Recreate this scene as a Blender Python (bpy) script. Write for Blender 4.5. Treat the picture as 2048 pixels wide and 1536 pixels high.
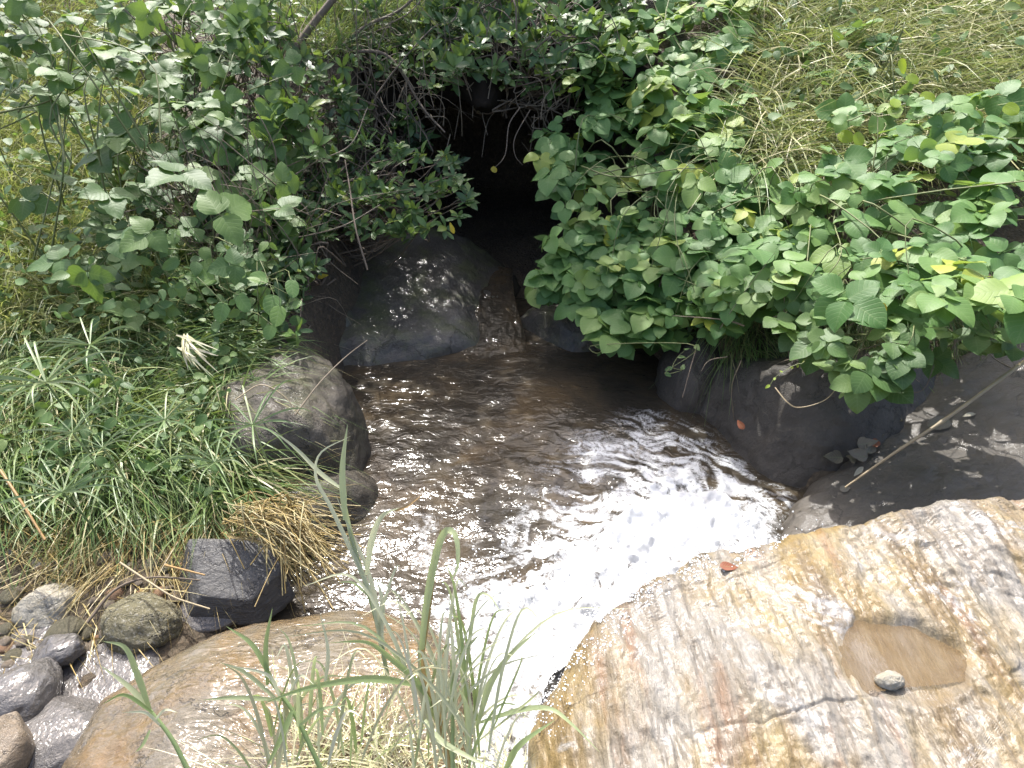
import bpy, bmesh, math
import numpy as np
from mathutils import Matrix, Vector

for o in list(bpy.data.objects):
    bpy.data.objects.remove(o)
sc = bpy.context.scene
COL = sc.collection
rad = math.radians

# ------------------------------------------------------------------ camera, sky, sun, exposure
PITCH = rad(33.0)
CAM = np.array([0.0, 0.0, 2.3])
LENS = 24.0
F = LENS / 36.0 * 2048.0
cd = bpy.data.cameras.new("camera")
cd.lens = LENS; cd.sensor_width = 36.0; cd.clip_start = 0.02; cd.clip_end = 500
cam = bpy.data.objects.new("camera", cd); COL.objects.link(cam)
cam.location = CAM; cam.rotation_euler = (rad(90) - PITCH, 0, 0)
sc.camera = cam

SUN_EL, SUN_AZ = rad(57), rad(-15)          # azimuth measured from +Y towards +X
S = np.array([math.cos(SUN_EL) * math.sin(SUN_AZ), math.cos(SUN_EL) * math.cos(SUN_AZ), math.sin(SUN_EL)])
w = bpy.data.worlds.new("World"); sc.world = w; w.use_nodes = True
nt = w.node_tree
sky = nt.nodes.new('ShaderNodeTexSky'); sky.sky_type = 'NISHITA'; sky.sun_disc = False
sky.sun_elevation = SUN_EL; sky.sun_rotation = SUN_AZ
sky.air_density = 0.75; sky.dust_density = 4.5; sky.ozone_density = 0.6
bg = nt.nodes['Background']; bg.inputs['Strength'].default_value = 0.15
nt.links.new(sky.outputs[0], bg.inputs['Color'])
sl = bpy.data.lights.new("sun", 'SUN'); sl.energy = 2.7; sl.angle = rad(0.53); sl.color = (1.0, 0.975, 0.94)
so = bpy.data.objects.new("sun", sl); COL.objects.link(so)
so.rotation_euler = Vector(S).to_track_quat('Z', 'Y').to_euler()
so.location = (2, 6, 9)
sc.view_settings.view_transform = 'Standard'; sc.view_settings.look = 'None'
sc.view_settings.exposure = 1.55; sc.view_settings.gamma = 1.0
sc.view_settings.use_curve_mapping = False
sc.cycles.max_bounces = 4; sc.cycles.diffuse_bounces = 2; sc.cycles.glossy_bounces = 2
sc.cycles.transmission_bounces = 3; sc.cycles.transparent_max_bounces = 6
sc.cycles.use_denoising = True

rng = np.random.default_rng(7)

# ------------------------------------------------------------------ geometry of the view: pixel + depth -> point
CP, SP = math.cos(PITCH), math.sin(PITCH)
def ray(u, v):
    u = np.asarray(u, float); v = np.asarray(v, float)
    a = (u - 1024) / F; b = (768 - v) / F
    return np.stack([a, CP + b * SP, -SP + b * CP], -1)
def at(u, v, d):
    return CAM + ray(u, v) * np.asarray(d, float)[..., None]
def atz(u, v, z):
    r = ray(u, v)
    return CAM + r * ((np.asarray(z, float) - CAM[2]) / r[..., 2])[..., None]
def proj(P):
    q = P - CAM
    d = q[..., 1] * CP - q[..., 2] * SP
    up = q[..., 1] * SP + q[..., 2] * CP
    return 1024 + F * q[..., 0] / d, 768 - F * up / d, d

# ------------------------------------------------------------------ noise
_perm = np.random.default_rng(3).permutation(256); _perm = np.concatenate([_perm, _perm, _perm])
_g = np.random.default_rng(4).normal(size=(256, 3)); _g /= np.linalg.norm(_g, axis=1)[:, None]
def noise(P):
    P = np.asarray(P, float)
    i = np.floor(P).astype(int); f = P - i; i &= 255
    u = f * f * f * (f * (f * 6 - 15) + 10)
    def c(dx, dy, dz):
        h = _perm[_perm[_perm[(i[..., 0] + dx) & 255] + ((i[..., 1] + dy) & 255)] + ((i[..., 2] + dz) & 255)]
        g = _g[h & 255]
        return g[..., 0] * (f[..., 0] - dx) + g[..., 1] * (f[..., 1] - dy) + g[..., 2] * (f[..., 2] - dz)
    def L(a, b, t): return a + (b - a) * t
    ux, uy, uz = u[..., 0], u[..., 1], u[..., 2]
    return L(L(L(c(0,0,0), c(1,0,0), ux), L(c(0,1,0), c(1,1,0), ux), uy),
             L(L(c(0,0,1), c(1,0,1), ux), L(c(0,1,1), c(1,1,1), ux), uy), uz) * 1.5
def fbm(P, octs=4, gain=.5):
    P = np.asarray(P, float); s = 0; a = 1.0
    for k in range(octs):
        s = s + a * noise(P * (2.0 ** k) + 17.3 * k); a *= gain
    return s
def P2(x, y, z=0.0):
    return np.stack([np.asarray(x, float), np.asarray(y, float), np.zeros_like(x, dtype=float) + z], -1)
def sstep(a, b, x):
    t = np.clip((x - a) / (b - a), 0, 1); return t * t * (3 - 2 * t)
def norm(v):
    return v / np.maximum(np.linalg.norm(v, axis=-1, keepdims=True), 1e-9)

# ------------------------------------------------------------------ mesh and object helpers
def npmesh(name, V, Fc, mats=(), smooth=True, rnd=None, attrs=None, uv=None):
    V = np.ascontiguousarray(V, np.float32).reshape(-1, 3)
    Fc = np.asarray(Fc, np.int32); k = Fc.shape[1]
    me = bpy.data.meshes.new(name)
    me.vertices.add(len(V)); me.vertices.foreach_set('co', V.ravel())
    me.loops.add(Fc.size); me.loops.foreach_set('vertex_index', Fc.ravel())
    me.polygons.add(len(Fc))
    me.polygons.foreach_set('loop_start', np.arange(0, Fc.size, k, dtype=np.int32))
    me.polygons.foreach_set('loop_total', np.full(len(Fc), k, np.int32))
    me.polygons.foreach_set('use_smooth', np.full(len(Fc), smooth, bool))
    if rnd is not None:
        a = me.attributes.new('rnd', 'FLOAT', 'POINT'); a.data.foreach_set('value', np.asarray(rnd, np.float32))
    for n, d in (attrs or {}).items():
        a = me.attributes.new(n, 'FLOAT', 'POINT'); a.data.foreach_set('value', np.asarray(d, np.float32))
    if uv is not None:
        a = me.attributes.new('luv', 'FLOAT_VECTOR', 'POINT'); a.data.foreach_set('vector', np.ascontiguousarray(uv, np.float32).ravel())
    for m in mats: me.materials.append(m)
    me.update(calc_edges=True)
    return me
def link(name, me, parent=None, loc=None):
    o = bpy.data.objects.new(name, me); COL.objects.link(o)
    if parent is not None: o.parent = parent
    if loc is not None: o.location = loc
    return o
def tag(o, label=None, cat=None, group=None, kind=None):
    if label: o['label'] = label
    if cat: o['category'] = cat
    if group: o['group'] = group
    if kind: o['kind'] = kind
    return o
def thing(name, label, cat, loc, group=None):
    o = link(name, None, None, tuple(loc)); o.empty_display_size = .05
    return tag(o, label, cat, group)
def grid_faces(n, m, wrap=False):
    i = np.arange(n - 1)[:, None]; j = np.arange(m if wrap else m - 1)[None, :]
    j2 = (j + 1) % m
    return np.stack(np.broadcast_arrays(i * m + j, i * m + j2, (i + 1) * m + j2, (i + 1) * m + j), -1).reshape(-1, 4)
def centred(name, V, Fc, mats, base=None, **k):
    """mesh given in world coordinates -> object with its origin at the foot of the thing"""
    V = np.asarray(V, float).reshape(-1, 3)
    if base is None: base = np.array([V[:, 0].mean(), V[:, 1].mean(), V[:, 2].min()])
    return link(name, npmesh(name, V - base, Fc, mats, **k), None, tuple(base))
def spline(P, n):
    """Catmull-Rom through P (k,3), n samples"""
    P = np.asarray(P, float)
    if len(P) == 2: return P[0] + (P[1] - P[0]) * np.linspace(0, 1, n)[:, None]
    Q = np.vstack([2 * P[0] - P[1], P, 2 * P[-1] - P[-2]])
    t = np.linspace(0, len(P) - 1 - 1e-6, n); i = t.astype(int); f = (t - i)[:, None]
    a, b, c, d = Q[i], Q[i + 1], Q[i + 2], Q[i + 3]
    return .5 * (2 * b + (c - a) * f + (2 * a - 5 * b + 4 * c - d) * f ** 2 + (3 * b - a - 3 * c + d) * f ** 3)
def tube(P, r, sides=5):
    P = np.asarray(P, float); n = len(P); r = np.broadcast_to(np.asarray(r, float), (n,))
    T = norm(np.gradient(P, axis=0)); ref = np.array([.31, .17, .93]) if abs(T[0, 2]) < .8 else np.array([.9, .3, .1])
    A = norm(np.cross(T, ref)); B = np.cross(T, A)
    an = np.linspace(0, 2 * np.pi, sides, endpoint=False)
    V = P[:, None] + r[:, None, None] * (np.cos(an)[None, :, None] * A[:, None] + np.sin(an)[None, :, None] * B[:, None])
    return V.reshape(-1, 3), grid_faces(n, sides, True)
class MB:
    def __init__(s): s.V = []; s.F = []; s.R = []; s.n = 0
    def add(s, V, Fc, rnd=0.0):
        s.V.append(V); s.F.append(np.asarray(Fc) + s.n); s.R.append(np.full(len(V), rnd)); s.n += len(V)
    def mesh(s, name, mats, origin=(0, 0, 0), **k):
        return npmesh(name, np.vstack(s.V) - np.asarray(origin), np.vstack(s.F), mats, rnd=np.concatenate(s.R), **k)

# ------------------------------------------------------------------ materials
class N:
    def __init__(s, name):
        s.m = bpy.data.materials.new(name); s.m.use_nodes = True; s.t = s.m.node_tree
        s.b = s.t.nodes['Principled BSDF']; s.out = s.t.nodes['Material Output']
    def n(s, ty, **kw):
        x = s.t.nodes.new('ShaderNode' + ty)
        for k, v in kw.items(): setattr(x, k, v)
        return x
    def set(s, node, **kw):
        for k, v in kw.items():
            i = node.inputs[k.replace('_', ' ')]
            if hasattr(v, 'is_output'): s.t.links.new(v, i)
            else: i.default_value = v
        return node
    def l(s, a, b): s.t.links.new(a, b)
    def math(s, op, a, b=None, clamp=False):
        x = s.n('Math', operation=op, use_clamp=clamp)
        for i, v in enumerate((a, b)):
            if v is None: continue
            if hasattr(v, 'is_output'): s.l(v, x.inputs[i])
            else: x.inputs[i].default_value = v
        return x.outputs[0]
    def co(s, scale=(1, 1, 1), rot=(0, 0, 0), kind='Object'):
        c = s.n('TexCoord'); mp = s.n('Mapping'); s.l(c.outputs[kind], mp.inputs['Vector'])
        mp.inputs['Scale'].default_value = scale; mp.inputs['Rotation'].default_value = rot
        return mp.outputs[0]
    def noise(s, vec, scale, detail=4, rough=.6, dist=0.0):
        x = s.n('TexNoise'); s.l(vec, x.inputs['Vector'])
        s.set(x, Scale=scale, Detail=detail, Roughness=rough, Distortion=dist); return x.outputs['Fac']
    def ramp(s, fac, stops, interp='LINEAR'):
        r = s.n('ValToRGB'); r.color_ramp.interpolation = interp
        el = r.color_ramp.elements
        while len(el) < len(stops): el.new(.5)
        for e, (p, c) in zip(el, stops):
            e.position = p; e.color = (*c, 1) if len(c) == 3 else c
        s.l(fac, r.inputs[0]); return r.outputs[0]
    def mix(s, fac, a, b, mode='MIX'):
        x = s.n('Mix', data_type='RGBA', blend_type=mode)
        for sock, v in ((x.inputs[0], fac), (x.inputs[6], a), (x.inputs[7], b)):
            if hasattr(v, 'is_output'): s.l(v, sock)
            else: sock.default_value = v if not isinstance(v, tuple) else (*v[:3], 1)
        return x.outputs[2]
    def bump(s, h, strength, dist, normal=None):
        x = s.n('Bump'); s.l(h, x.inputs['Height'])
        x.inputs['Strength'].default_value = strength; x.inputs['Distance'].default_value = dist
        if normal: s.l(normal, x.inputs['Normal'])
        return x.outputs[0]
    def attr(s, name):
        x = s.n('Attribute'); x.attribute_name = name; return x
    def rnd(s):
        oi = s.n('ObjectInfo')
        return s.math('FRACT', s.math('ADD', oi.outputs['Random'], s.attr('rnd').outputs['Fac']))

def leaf_mat(name, stops, rough=.38, trans=.28, tcol=(.28, .42, .04), vein=.25, nv=7.0):
    m = N(name); r = m.rnd()
    base = m.ramp(r, stops)
    uv = m.attr('luv').outputs['Vector']; sp = m.n('SeparateXYZ'); m.l(uv, sp.inputs[0])
    ax = m.math('ABSOLUTE', sp.outputs[0])
    rib = m.math('LESS_THAN', ax, .05)
    vv = m.math('SINE', m.math('MULTIPLY', m.math('SUBTRACT', sp.outputs[1], m.math('MULTIPLY', ax, .28)), nv * 6.283))
    vv = m.math('POWER', m.math('MAXIMUM', vv, 0.0), 6.0)
    veins = m.math('MULTIPLY', m.math('MAXIMUM', rib, vv), vein)
    nz = m.noise(m.co(), 35, 3)
    col = m.mix(nz, base, m.mix(.35, base, (.02, .04, .01)))
    col = m.mix(veins, col, (.22, .30, .12))
    geo = m.n('NewGeometry')
    col = m.mix(m.math('MULTIPLY', geo.outputs['Backfacing'], .35), col, (.20, .28, .12))
    m.set(m.b, Base_Color=col, Roughness=rough, IOR=1.42)
    m.set(m.b, Normal=m.bump(m.math('ADD', m.math('MULTIPLY', vv, -1.0), nz), .25, .003))
    tr = m.n('BsdfTranslucent'); m.l(m.mix(.55, col, tcol), tr.inputs['Color'])
    ms = m.n('MixShader'); ms.inputs[0].default_value = trans
    m.l(m.b.outputs[0], ms.inputs[1]); m.l(tr.outputs[0], ms.inputs[2]); m.l(ms.outputs[0], m.out.inputs[0])
    return m.m
def blade_mat(name, stops, rough=.42, trans=.3, tcol=(.30, .36, .06)):
    m = N(name); base = m.ramp(m.rnd(), stops)
    uv = m.attr('luv').outputs['Vector']; sp = m.n('SeparateXYZ'); m.l(uv, sp.inputs[0])
    st = m.noise(m.co((1, 1, 1)), 60, 3)
    col = m.mix(m.math('MULTIPLY', st, .5), base, m.mix(.5, base, (.30, .24, .10)))
    m.set(m.b, Base_Color=col, Roughness=rough)
    tr = m.n('BsdfTranslucent'); m.l(m.mix(.5, col, tcol), tr.inputs['Color'])
    ms = m.n('MixShader'); ms.inputs[0].default_value = trans
    m.l(m.b.outputs[0], ms.inputs[1]); m.l(tr.outputs[0], ms.inputs[2]); m.l(ms.outputs[0], m.out.inputs[0])
    return m.m
def rock_mat(name, cols, scale=4.0, bump=.6, rough=.6, wet=0.0, film=False, stretch=(1, 1, 1), rot=(0, 0, 0), moss=None, film_scale=40.0, film_stretch=(1, 1, 1), film_dist=.01, speck=.0):
    m = N(name)
    c = m.co(stretch, rot); c0 = m.co()
    a = m.noise(c, scale, 6, .62, .4)
    n = len(cols)
    base = m.ramp(a, [(.28 + .44 * i / max(1, n - 1), col) for i, col in enumerate(cols)])
    b = m.noise(c, scale * 7, 6, .7)
    base = m.mix(m.math('MULTIPLY', m.ramp(b, [(.42, (0, 0, 0)), (.68, (1, 1, 1))]), .55), base, m.mix(.6, base, (.03, .026, .02)))
    vc = m.n('TexVoronoi', feature='DISTANCE_TO_EDGE'); dn = m.n('TexNoise'); m.l(c0, dn.inputs['Vector']); m.set(dn, Scale=6.0, Detail=5.0, Roughness=.7)
    va = m.n('VectorMath', operation='MULTIPLY_ADD'); m.l(dn.outputs['Color'], va.inputs[0]); va.inputs[1].default_value = (.35, .35, .35); m.l(c0, va.inputs[2])
    m.l(va.outputs[0], vc.inputs['Vector']); vc.inputs['Scale'].default_value = 3.2
    ck = m.math('MULTIPLY', m.ramp(vc.outputs['Distance'], [(.0, (1, 1, 1)), (.022, (0, 0, 0))]), m.ramp(a, [(.42, (0, 0, 0)), (.55, (1, 1, 1))]))
    base = m.mix(m.math('MULTIPLY', ck, .7), base, (.015, .013, .01))
    gr = m.noise(c0, 38, 6, .8); base = m.mix(m.math('MULTIPLY', m.ramp(gr, [(.5, (0, 0, 0)), (.62, (1, 1, 1))]), .45), base, m.mix(.5, base, cols[-1]))
    if speck:
        k = m.noise(c0, 90, 3); base = m.mix(m.math('MULTIPLY', m.ramp(k, [(.55, (0, 0, 0)), (.66, (1, 1, 1))]), speck), base, (.55, .53, .47))
    if moss:
        geo = m.n('NewGeometry'); sp = m.n('SeparateXYZ'); m.l(geo.outputs['Normal'], sp.inputs[0])
        mo = m.math('MULTIPLY', m.ramp(m.noise(c0, 5, 5, .7), [(.45, (0, 0, 0)), (.6, (1, 1, 1))]), m.math('MAXIMUM', sp.outputs[2], 0.0))
        base = m.mix(m.math('MULTIPLY', mo, .75), base, moss)
    fine = m.noise(c0, 70, 6, .75)
    h = m.math('SUBTRACT', m.math('ADD', m.math('MULTIPLY', b, 1.0), m.math('MULTIPLY', fine, .45)), m.math('MULTIPLY', ck, .5))
    nrm = m.bump(h, bump, .03)
    rr = m.math('ADD', m.math('MULTIPLY', b, .25), rough - .12)
    m.set(m.b, Base_Color=base, Roughness=rr, Normal=nrm)
    if wet:
        m.set(m.b, Coat_Weight=wet, Coat_Roughness=.12, Coat_IOR=1.46 if film else 1.36)
        if film:
            fc = m.co(film_stretch, rot)
            f1 = m.noise(fc, film_scale, 1.5, .5, 1.5); f2 = m.noise(fc, film_scale * .3, 2, .5, .6)
            m.set(m.b, Coat_Normal=m.bump(m.math('ADD', f1, m.math('MULTIPLY', f2, 1.6)), 1.0, film_dist), Coat_Roughness=.07)
        else:
            m.set(m.b, Coat_Normal=m.bump(h, bump * .6, .012))
    return m.m
def plain(name, col, rough=.7, var=.3, scale=30, bump=.3):
    m = N(name); z = m.noise(m.co(), scale, 4)
    m.set(m.b, Base_Color=m.mix(z, tuple(c * (1 - var) for c in col), tuple(c * (1 + var) for c in col)), Roughness=rough, Normal=m.bump(z, bump, .004))
    return m.m

KUDZU = leaf_mat('vine_leaf', [(0, (.07, .17, .045)), (.4, (.12, .245, .068)), (.8, (.175, .305, .085)), (.94, (.24, .35, .08)), (1, (.40, .45, .06))], rough=.5, trans=.34)
KUDZU_PALE = leaf_mat('vine_leaf_dull', [(0, (.06, .125, .04)), (.6, (.10, .185, .058)), (1, (.17, .26, .075))], rough=.48, trans=.34)
SHRUB = leaf_mat('shrub_leaf', [(0, (.055, .115, .04)), (.5, (.095, .17, .052)), (.9, (.15, .24, .07)), (1, (.32, .36, .07))], rough=.34, trans=.28, vein=.12)
SHRUB_DARK = leaf_mat('shrub_leaf_dark', [(0, (.02, .045, .02)), (.6, (.04, .08, .03)), (1, (.08, .13, .04))], rough=.3, trans=.15, vein=.1)  # darker copy of the shrub leaf, undergrowth shade put into its colour
YAMLEAF = leaf_mat('round_leaf', [(0, (.10, .20, .06)), (1, (.17, .28, .07))], rough=.4, trans=.3, vein=.45, nv=5)
HERB = leaf_mat('herb_leaf', [(0, (.06, .12, .04)), (.7, (.10, .18, .055)), (1, (.18, .25, .08))], rough=.5, trans=.3, vein=.1)
GRASS = blade_mat('green_blade', [(0, (.065, .15, .04)), (.5, (.11, .215, .06)), (.78, (.18, .26, .085)), (.92, (.32, .32, .14)), (1, (.44, .39, .23))])
HAYGRASS = blade_mat('hill_blade', [(0, (.10, .19, .05)), (.35, (.20, .28, .08)), (.65, (.32, .36, .14)), (.85, (.44, .42, .22)), (1, (.54, .49, .31))])
BANKGRASS = blade_mat('bank_blade', [(0, (.12, .18, .05)), (.4, (.22, .27, .08)), (.75, (.34, .34, .12)), (1, (.46, .42, .22))], trans=.4)
STRAW = blade_mat('straw_blade', [(0, (.22, .15, .05)), (.5, (.38, .28, .10)), (1, (.48, .42, .22))], trans=.15)
PALESTRAW = blade_mat('bleached_blade', [(0, (.45, .42, .24)), (.5, (.56, .52, .36)), (.8, (.30, .36, .14)), (1, (.62, .58, .44))], trans=.2)
CANE = blade_mat('cane_blade', [(0, (.20, .31, .12)), (.5, (.29, .39, .19)), (.85, (.40, .47, .28)), (1, (.46, .51, .33))], rough=.5, trans=.5, tcol=(.46, .54, .16))
CANEPALE = blade_mat('cane_blade_pale', [(0, (.46, .50, .32)), (1, (.58, .60, .44))], rough=.4, trans=.45, tcol=(.6, .62, .4))
BROWNBLADE = blade_mat('cane_blade_dead', [(0, (.30, .17, .06)), (1, (.40, .26, .11))], trans=.1)
SEDGE = blade_mat('sedge_blade', [(0, (.13, .22, .09)), (.6, (.20, .30, .14)), (1, (.34, .40, .22))])
TWIG = plain('twig_bark', (.13, .10, .07), .8)
TWIGPALE = plain('twig_pale', (.17, .135, .09), .7)
STEM = plain('vine_stem', (.13, .15, .05), .6)
STICK = plain('stalk', (.27, .215, .125), .5, .35, 18)
DEADRED = leaf_mat('red_dead_leaf', [(0, (.20, .045, .02)), (1, (.26, .07, .03))], rough=.5, trans=.08, tcol=(.3, .08, .02))
DEADGREY = leaf_mat('grey_dead_leaf', [(0, (.10, .08, .062)), (1, (.19, .16, .13))], rough=.6, trans=.05, tcol=(.3, .25, .2))
DEADPALE = leaf_mat('pale_dead_leaf', [(0, (.36, .32, .25)), (1, (.42, .39, .31))], rough=.6, trans=.05, tcol=(.4, .35, .2))
YELLOWLEAF = leaf_mat('yellow_leaf', [(0, (.52, .38, .03)), (1, (.55, .45, .05))], rough=.4, trans=.3, tcol=(.6, .5, .03))
LIMELEAF = leaf_mat('lime_leaf', [(0, (.24, .36, .03)), (1, (.34, .44, .04))], rough=.4, trans=.45, tcol=(.5, .6, .03))

# ------------------------------------------------------------------ leaf shapes
OVATE = ([0, .07, .2, .36, .54, .72, .87, 1], [.16, .58, .92, 1, .92, .68, .38, .02])
LANCE = ([0, .15, .35, .55, .75, .9, 1], [.14, .45, .8, 1, .82, .45, .03])
ROUND = ([0, .05, .2, .4, .6, .8, .94, 1], [.25, .6, .93, 1, .96, .74, .36, .03])
LOBED = ([0, .07, .22, .4, .52, .66, .84, 1], [.2, .75, 1, .98, .72, .66, .36, .02])
SHR3 = []
def leaflet(shape, L, W, fold=.18, droop=.2, wave=.03, seed=0, cols=5):
    r = np.random.default_rng(seed)
    t = np.array(shape[0]); hw = np.array(shape[1]) * W / 2
    s = np.linspace(-1, 1, cols)
    X = s[None] * hw[:, None]; Y = np.repeat((t * L)[:, None], cols, 1)
    ph = r.uniform(0, 6.28, 2)
    Z = fold * np.abs(X) - droop * L * t[:, None] ** 2 + wave * L * np.sin(t[:, None] * 7 + ph[0] + s[None] * 2.0) * np.abs(s)[None] - .35 * fold * X ** 2 / max(W / 2, 1e-6)
    Y = Y - droop * .3 * L * t[:, None] ** 3
    V = np.stack([X, Y, Z], -1).reshape(-1, 3)
    uv = np.stack([np.repeat(s[None], len(t), 0), np.repeat(t[:, None], cols, 1), np.zeros_like(X)], -1).reshape(-1, 3)
    return V, grid_faces(len(t), cols), uv
def rotz(a): c, s = math.cos(a), math.sin(a); return np.array([[c, -s, 0], [s, c, 0], [0, 0, 1]])
def rotx(a): c, s = math.cos(a), math.sin(a); return np.array([[1, 0, 0], [0, c, -s], [0, s, c]])
def roty(a): c, s = math.cos(a), math.sin(a); return np.array([[c, 0, s], [0, 1, 0], [-s, 0, c]])
def join(parts):
    V, Fc, U, n = [], [], [], 0
    for v, f, u in parts:
        V.append(v); Fc.append(f + n); U.append(u); n += len(v)
    return np.vstack(V), np.vstack(Fc), np.vstack(U)
def trifoliate(seed, shape=OVATE):
    """unit-size leaf of three broad leaflets on a short petiole; the joint is at the origin, +Y the tip, +Z the upper face"""
    r = np.random.default_rng(seed); ps = []
    for k, (ang, sz, off) in enumerate(((0, 1.0, .22), (1.35, .88, .05), (-1.35, .88, .05))):
        sh = shape
        v, f, u = leaflet(sh, sz, sz * r.uniform(.80, .95), r.uniform(.05, .28), r.uniform(.08, .3), .03, seed * 7 + k)
        v = v @ roty(r.uniform(-.25, .25)).T + np.array([0, off, 0])
        v = v @ rotx(r.uniform(-.25, .15)).T
        v = v @ rotz(ang + r.uniform(-.2, .2)).T
        ps.append((v, f, u))
    v, f = tube(np.array([[0, -.45, -.25], [0, -.2, -.06], [0, 0, 0], [0, .22, 0]]), .016, 3)
    ps.append((v, f, np.zeros((len(v), 3)) + [0.5, .5, 0]))
    return join(ps)
def single(seed, shape, W, droop=.25, fold=.3):
    r = np.random.default_rng(seed)
    return leaflet(shape, 1.0, W * r.uniform(.85, 1.15), fold * r.uniform(.4, 1.3), droop * r.uniform(.2, 1.4), .02, seed)
TRI = [trifoliate(i) for i in range(8)]
TRIL = [trifoliate(40 + i, LOBED) for i in range(5)]
SHR = [single(i, LANCE, .36) for i in range(6)]
SHR3.extend(leaflet(([0, .3, .6, 1], [.1, .85, 1, .03]), 1, .38, .3, .2, .02, i, 3) for i in range(4))
YAM = [single(20 + i, ROUND, .72, .15, .2) for i in range(3)]
SML = [single(30 + i, OVATE, .62, .2, .25) for i in range(4)]
_cache = {}
def leaf_mesh(tmpl, i, mat):
    k = (id(tmpl), i, mat.name)
    if k not in _cache:
        v, f, u = tmpl[i]; _cache[k] = npmesh('leaf', v, f, [mat], uv=u)
    return _cache[k]
def frames(nrm, axis):
    z = norm(nrm); y = norm(axis - (axis * z).sum(-1, keepdims=True) * z); x = np.cross(y, z)
    return np.stack([x, y, z], -1)                       # columns
def leaf_objs(parent, tmpl, mat, P, R, s, name='leaf'):
    L = np.array(parent.location)
    for k in range(len(P)):
        i = int(rng.integers(len(tmpl)))
        o = bpy.data.objects.new(name, leaf_mesh(tmpl, i, mat)); COL.objects.link(o); o.parent = parent
        M = np.eye(4); M[:3, :3] = R[k] * s[k]; M[:3, 3] = P[k] - L
        o.matrix_local = Matrix(M.tolist())
def leaf_mass(name, tmpl, mat, P, R, s, parent=None, origin=(0, 0, 0)):
    Vs, Fs, Us, Rs, n = [], [], [], [], 0
    pick = rng.integers(len(tmpl), size=len(P))
    for i in range(len(tmpl)):
        q = np.where(pick == i)[0]
        if not len(q): continue
        v, f, u = tmpl[i]
        W = np.einsum('kab,nb->kna', R[q] * s[q][:, None, None], v) + P[q][:, None] - np.asarray(origin)
        Vs.append(W.reshape(-1, 3)); Fs.append((f[None] + (n + np.arange(len(q)) * len(v))[:, None, None]).reshape(-1, 4))
        Us.append(np.tile(u, (len(q), 1))); Rs.append(np.repeat(rng.random(len(q)), len(v))); n += len(q) * len(v)
    o = link(name, npmesh(name, np.vstack(Vs), np.vstack(Fs), [mat], rnd=np.concatenate(Rs), uv=np.vstack(Us)), parent)
    o['kind'] = 'stuff'
    return o
def inpoly(u, v, poly):
    p = np.asarray(poly, float); c = np.zeros(len(u), bool); j = len(p) - 1
    for i in range(len(p)):
        a = ((p[i, 1] > v) != (p[j, 1] > v)) & (u < (p[j, 0] - p[i, 0]) * (v - p[i, 1]) / (p[j, 1] - p[i, 1] + 1e-9) + p[i, 0])
        c ^= a; j = i
    return c
def sample_poly(poly, n):
    p = np.asarray(poly, float); lo, hi = p.min(0), p.max(0); U = []; V = []; k = 0
    while k < n:
        u = rng.uniform(lo[0], hi[0], 4 * n); v = rng.uniform(lo[1], hi[1], 4 * n); m = inpoly(u, v, p)
        U.append(u[m]); V.append(v[m]); k += m.sum()
    return np.concatenate(U)[:n], np.concatenate(V)[:n]
def idw(u, v, pts, pw=2.5):
    q = np.asarray(pts, float)
    d2 = (u[:, None] - q[:, 0]) ** 2 + (v[:, None] - q[:, 1]) ** 2 + 200
    wt = d2 ** (-pw / 2 * 1.0); return (wt * q[:, 2]).sum(1) / wt.sum(1)
def orient(P, up=.8, cam_=.4, jit=.35, ax=None):
    n = len(P)
    nr = norm(np.array([0, 0, 1.0]) * up + norm(CAM - P) * cam_ + rng.normal(size=(n, 3)) * jit)
    if ax is None:
        a = rng.uniform(0, 2 * np.pi, n); ax = np.stack([np.cos(a), np.sin(a) - .35, -.35 + 0 * a], -1)
    return frames(nr, ax)
def blades(P, D, L, W, droop, rnd, segs=5, side=None, curl=0.0):
    n = len(P); t = np.linspace(0, 1, segs + 1)
    D = norm(D)
    if side is None:
        side = norm(np.cross(D, norm(rng.normal(size=(n, 3)) + np.array([0, 0, .3]))))
    c = P[:, None] + D[:, None] * (L[:, None] * t[None])[..., None]
    c[..., 2] -= (droop * L)[:, None] * t[None] ** 2.2
    hor = D.copy(); hor[:, 2] = 0; hor = norm(hor + 1e-6)
    c += hor[:, None] * ((droop * L)[:, None] * .45 * t[None] ** 2)[..., None]
    wp = np.minimum(1, .45 + 2.5 * t) * (1 - t ** 1.8) + .02
    off = side[:, None] * (W[:, None] * wp[None] * .5)[..., None]
    V = np.stack([c - off, c + off], 2).reshape(-1, 3)
    f = grid_faces(segs + 1, 2)
    Fc = (f[None] + (np.arange(n) * (segs + 1) * 2)[:, None, None]).reshape(-1, 4)
    uv = np.zeros((len(V), 3)); uv[:, 0] = np.tile([-1, 1], len(V) // 2)
    return V, Fc, np.repeat(rnd, (segs + 1) * 2), uv
def ribbon(P, W, twist=0.0, fold=.25):
    """a grass leaf: bent strip of 3 columns along polyline P, keeled"""
    n = len(P); t = np.linspace(0, 1, n); T = norm(np.gradient(P, axis=0))
    view = norm(CAM - P); sd = norm(np.cross(T, view)); nr = np.cross(sd, T)
    ca, sa = np.cos(twist * t)[:, None], np.sin(twist * t)[:, None]
    sd, nr = sd * ca + nr * sa, nr * ca - sd * sa
    wp = (np.minimum(1, .5 + 2 * t) * (1 - t ** 2.5) + .02)[:, None] * W / 2
    V = np.stack([P - sd * wp + nr * wp * fold, P, P + sd * wp + nr * wp * fold], 1).reshape(-1, 3)
    uv = np.zeros((len(V), 3)); uv[:, 0] = np.tile([-1, 0, 1], n); uv[:, 1] = np.repeat(t, 3)
    return V, grid_faces(n, 3), uv

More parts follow.
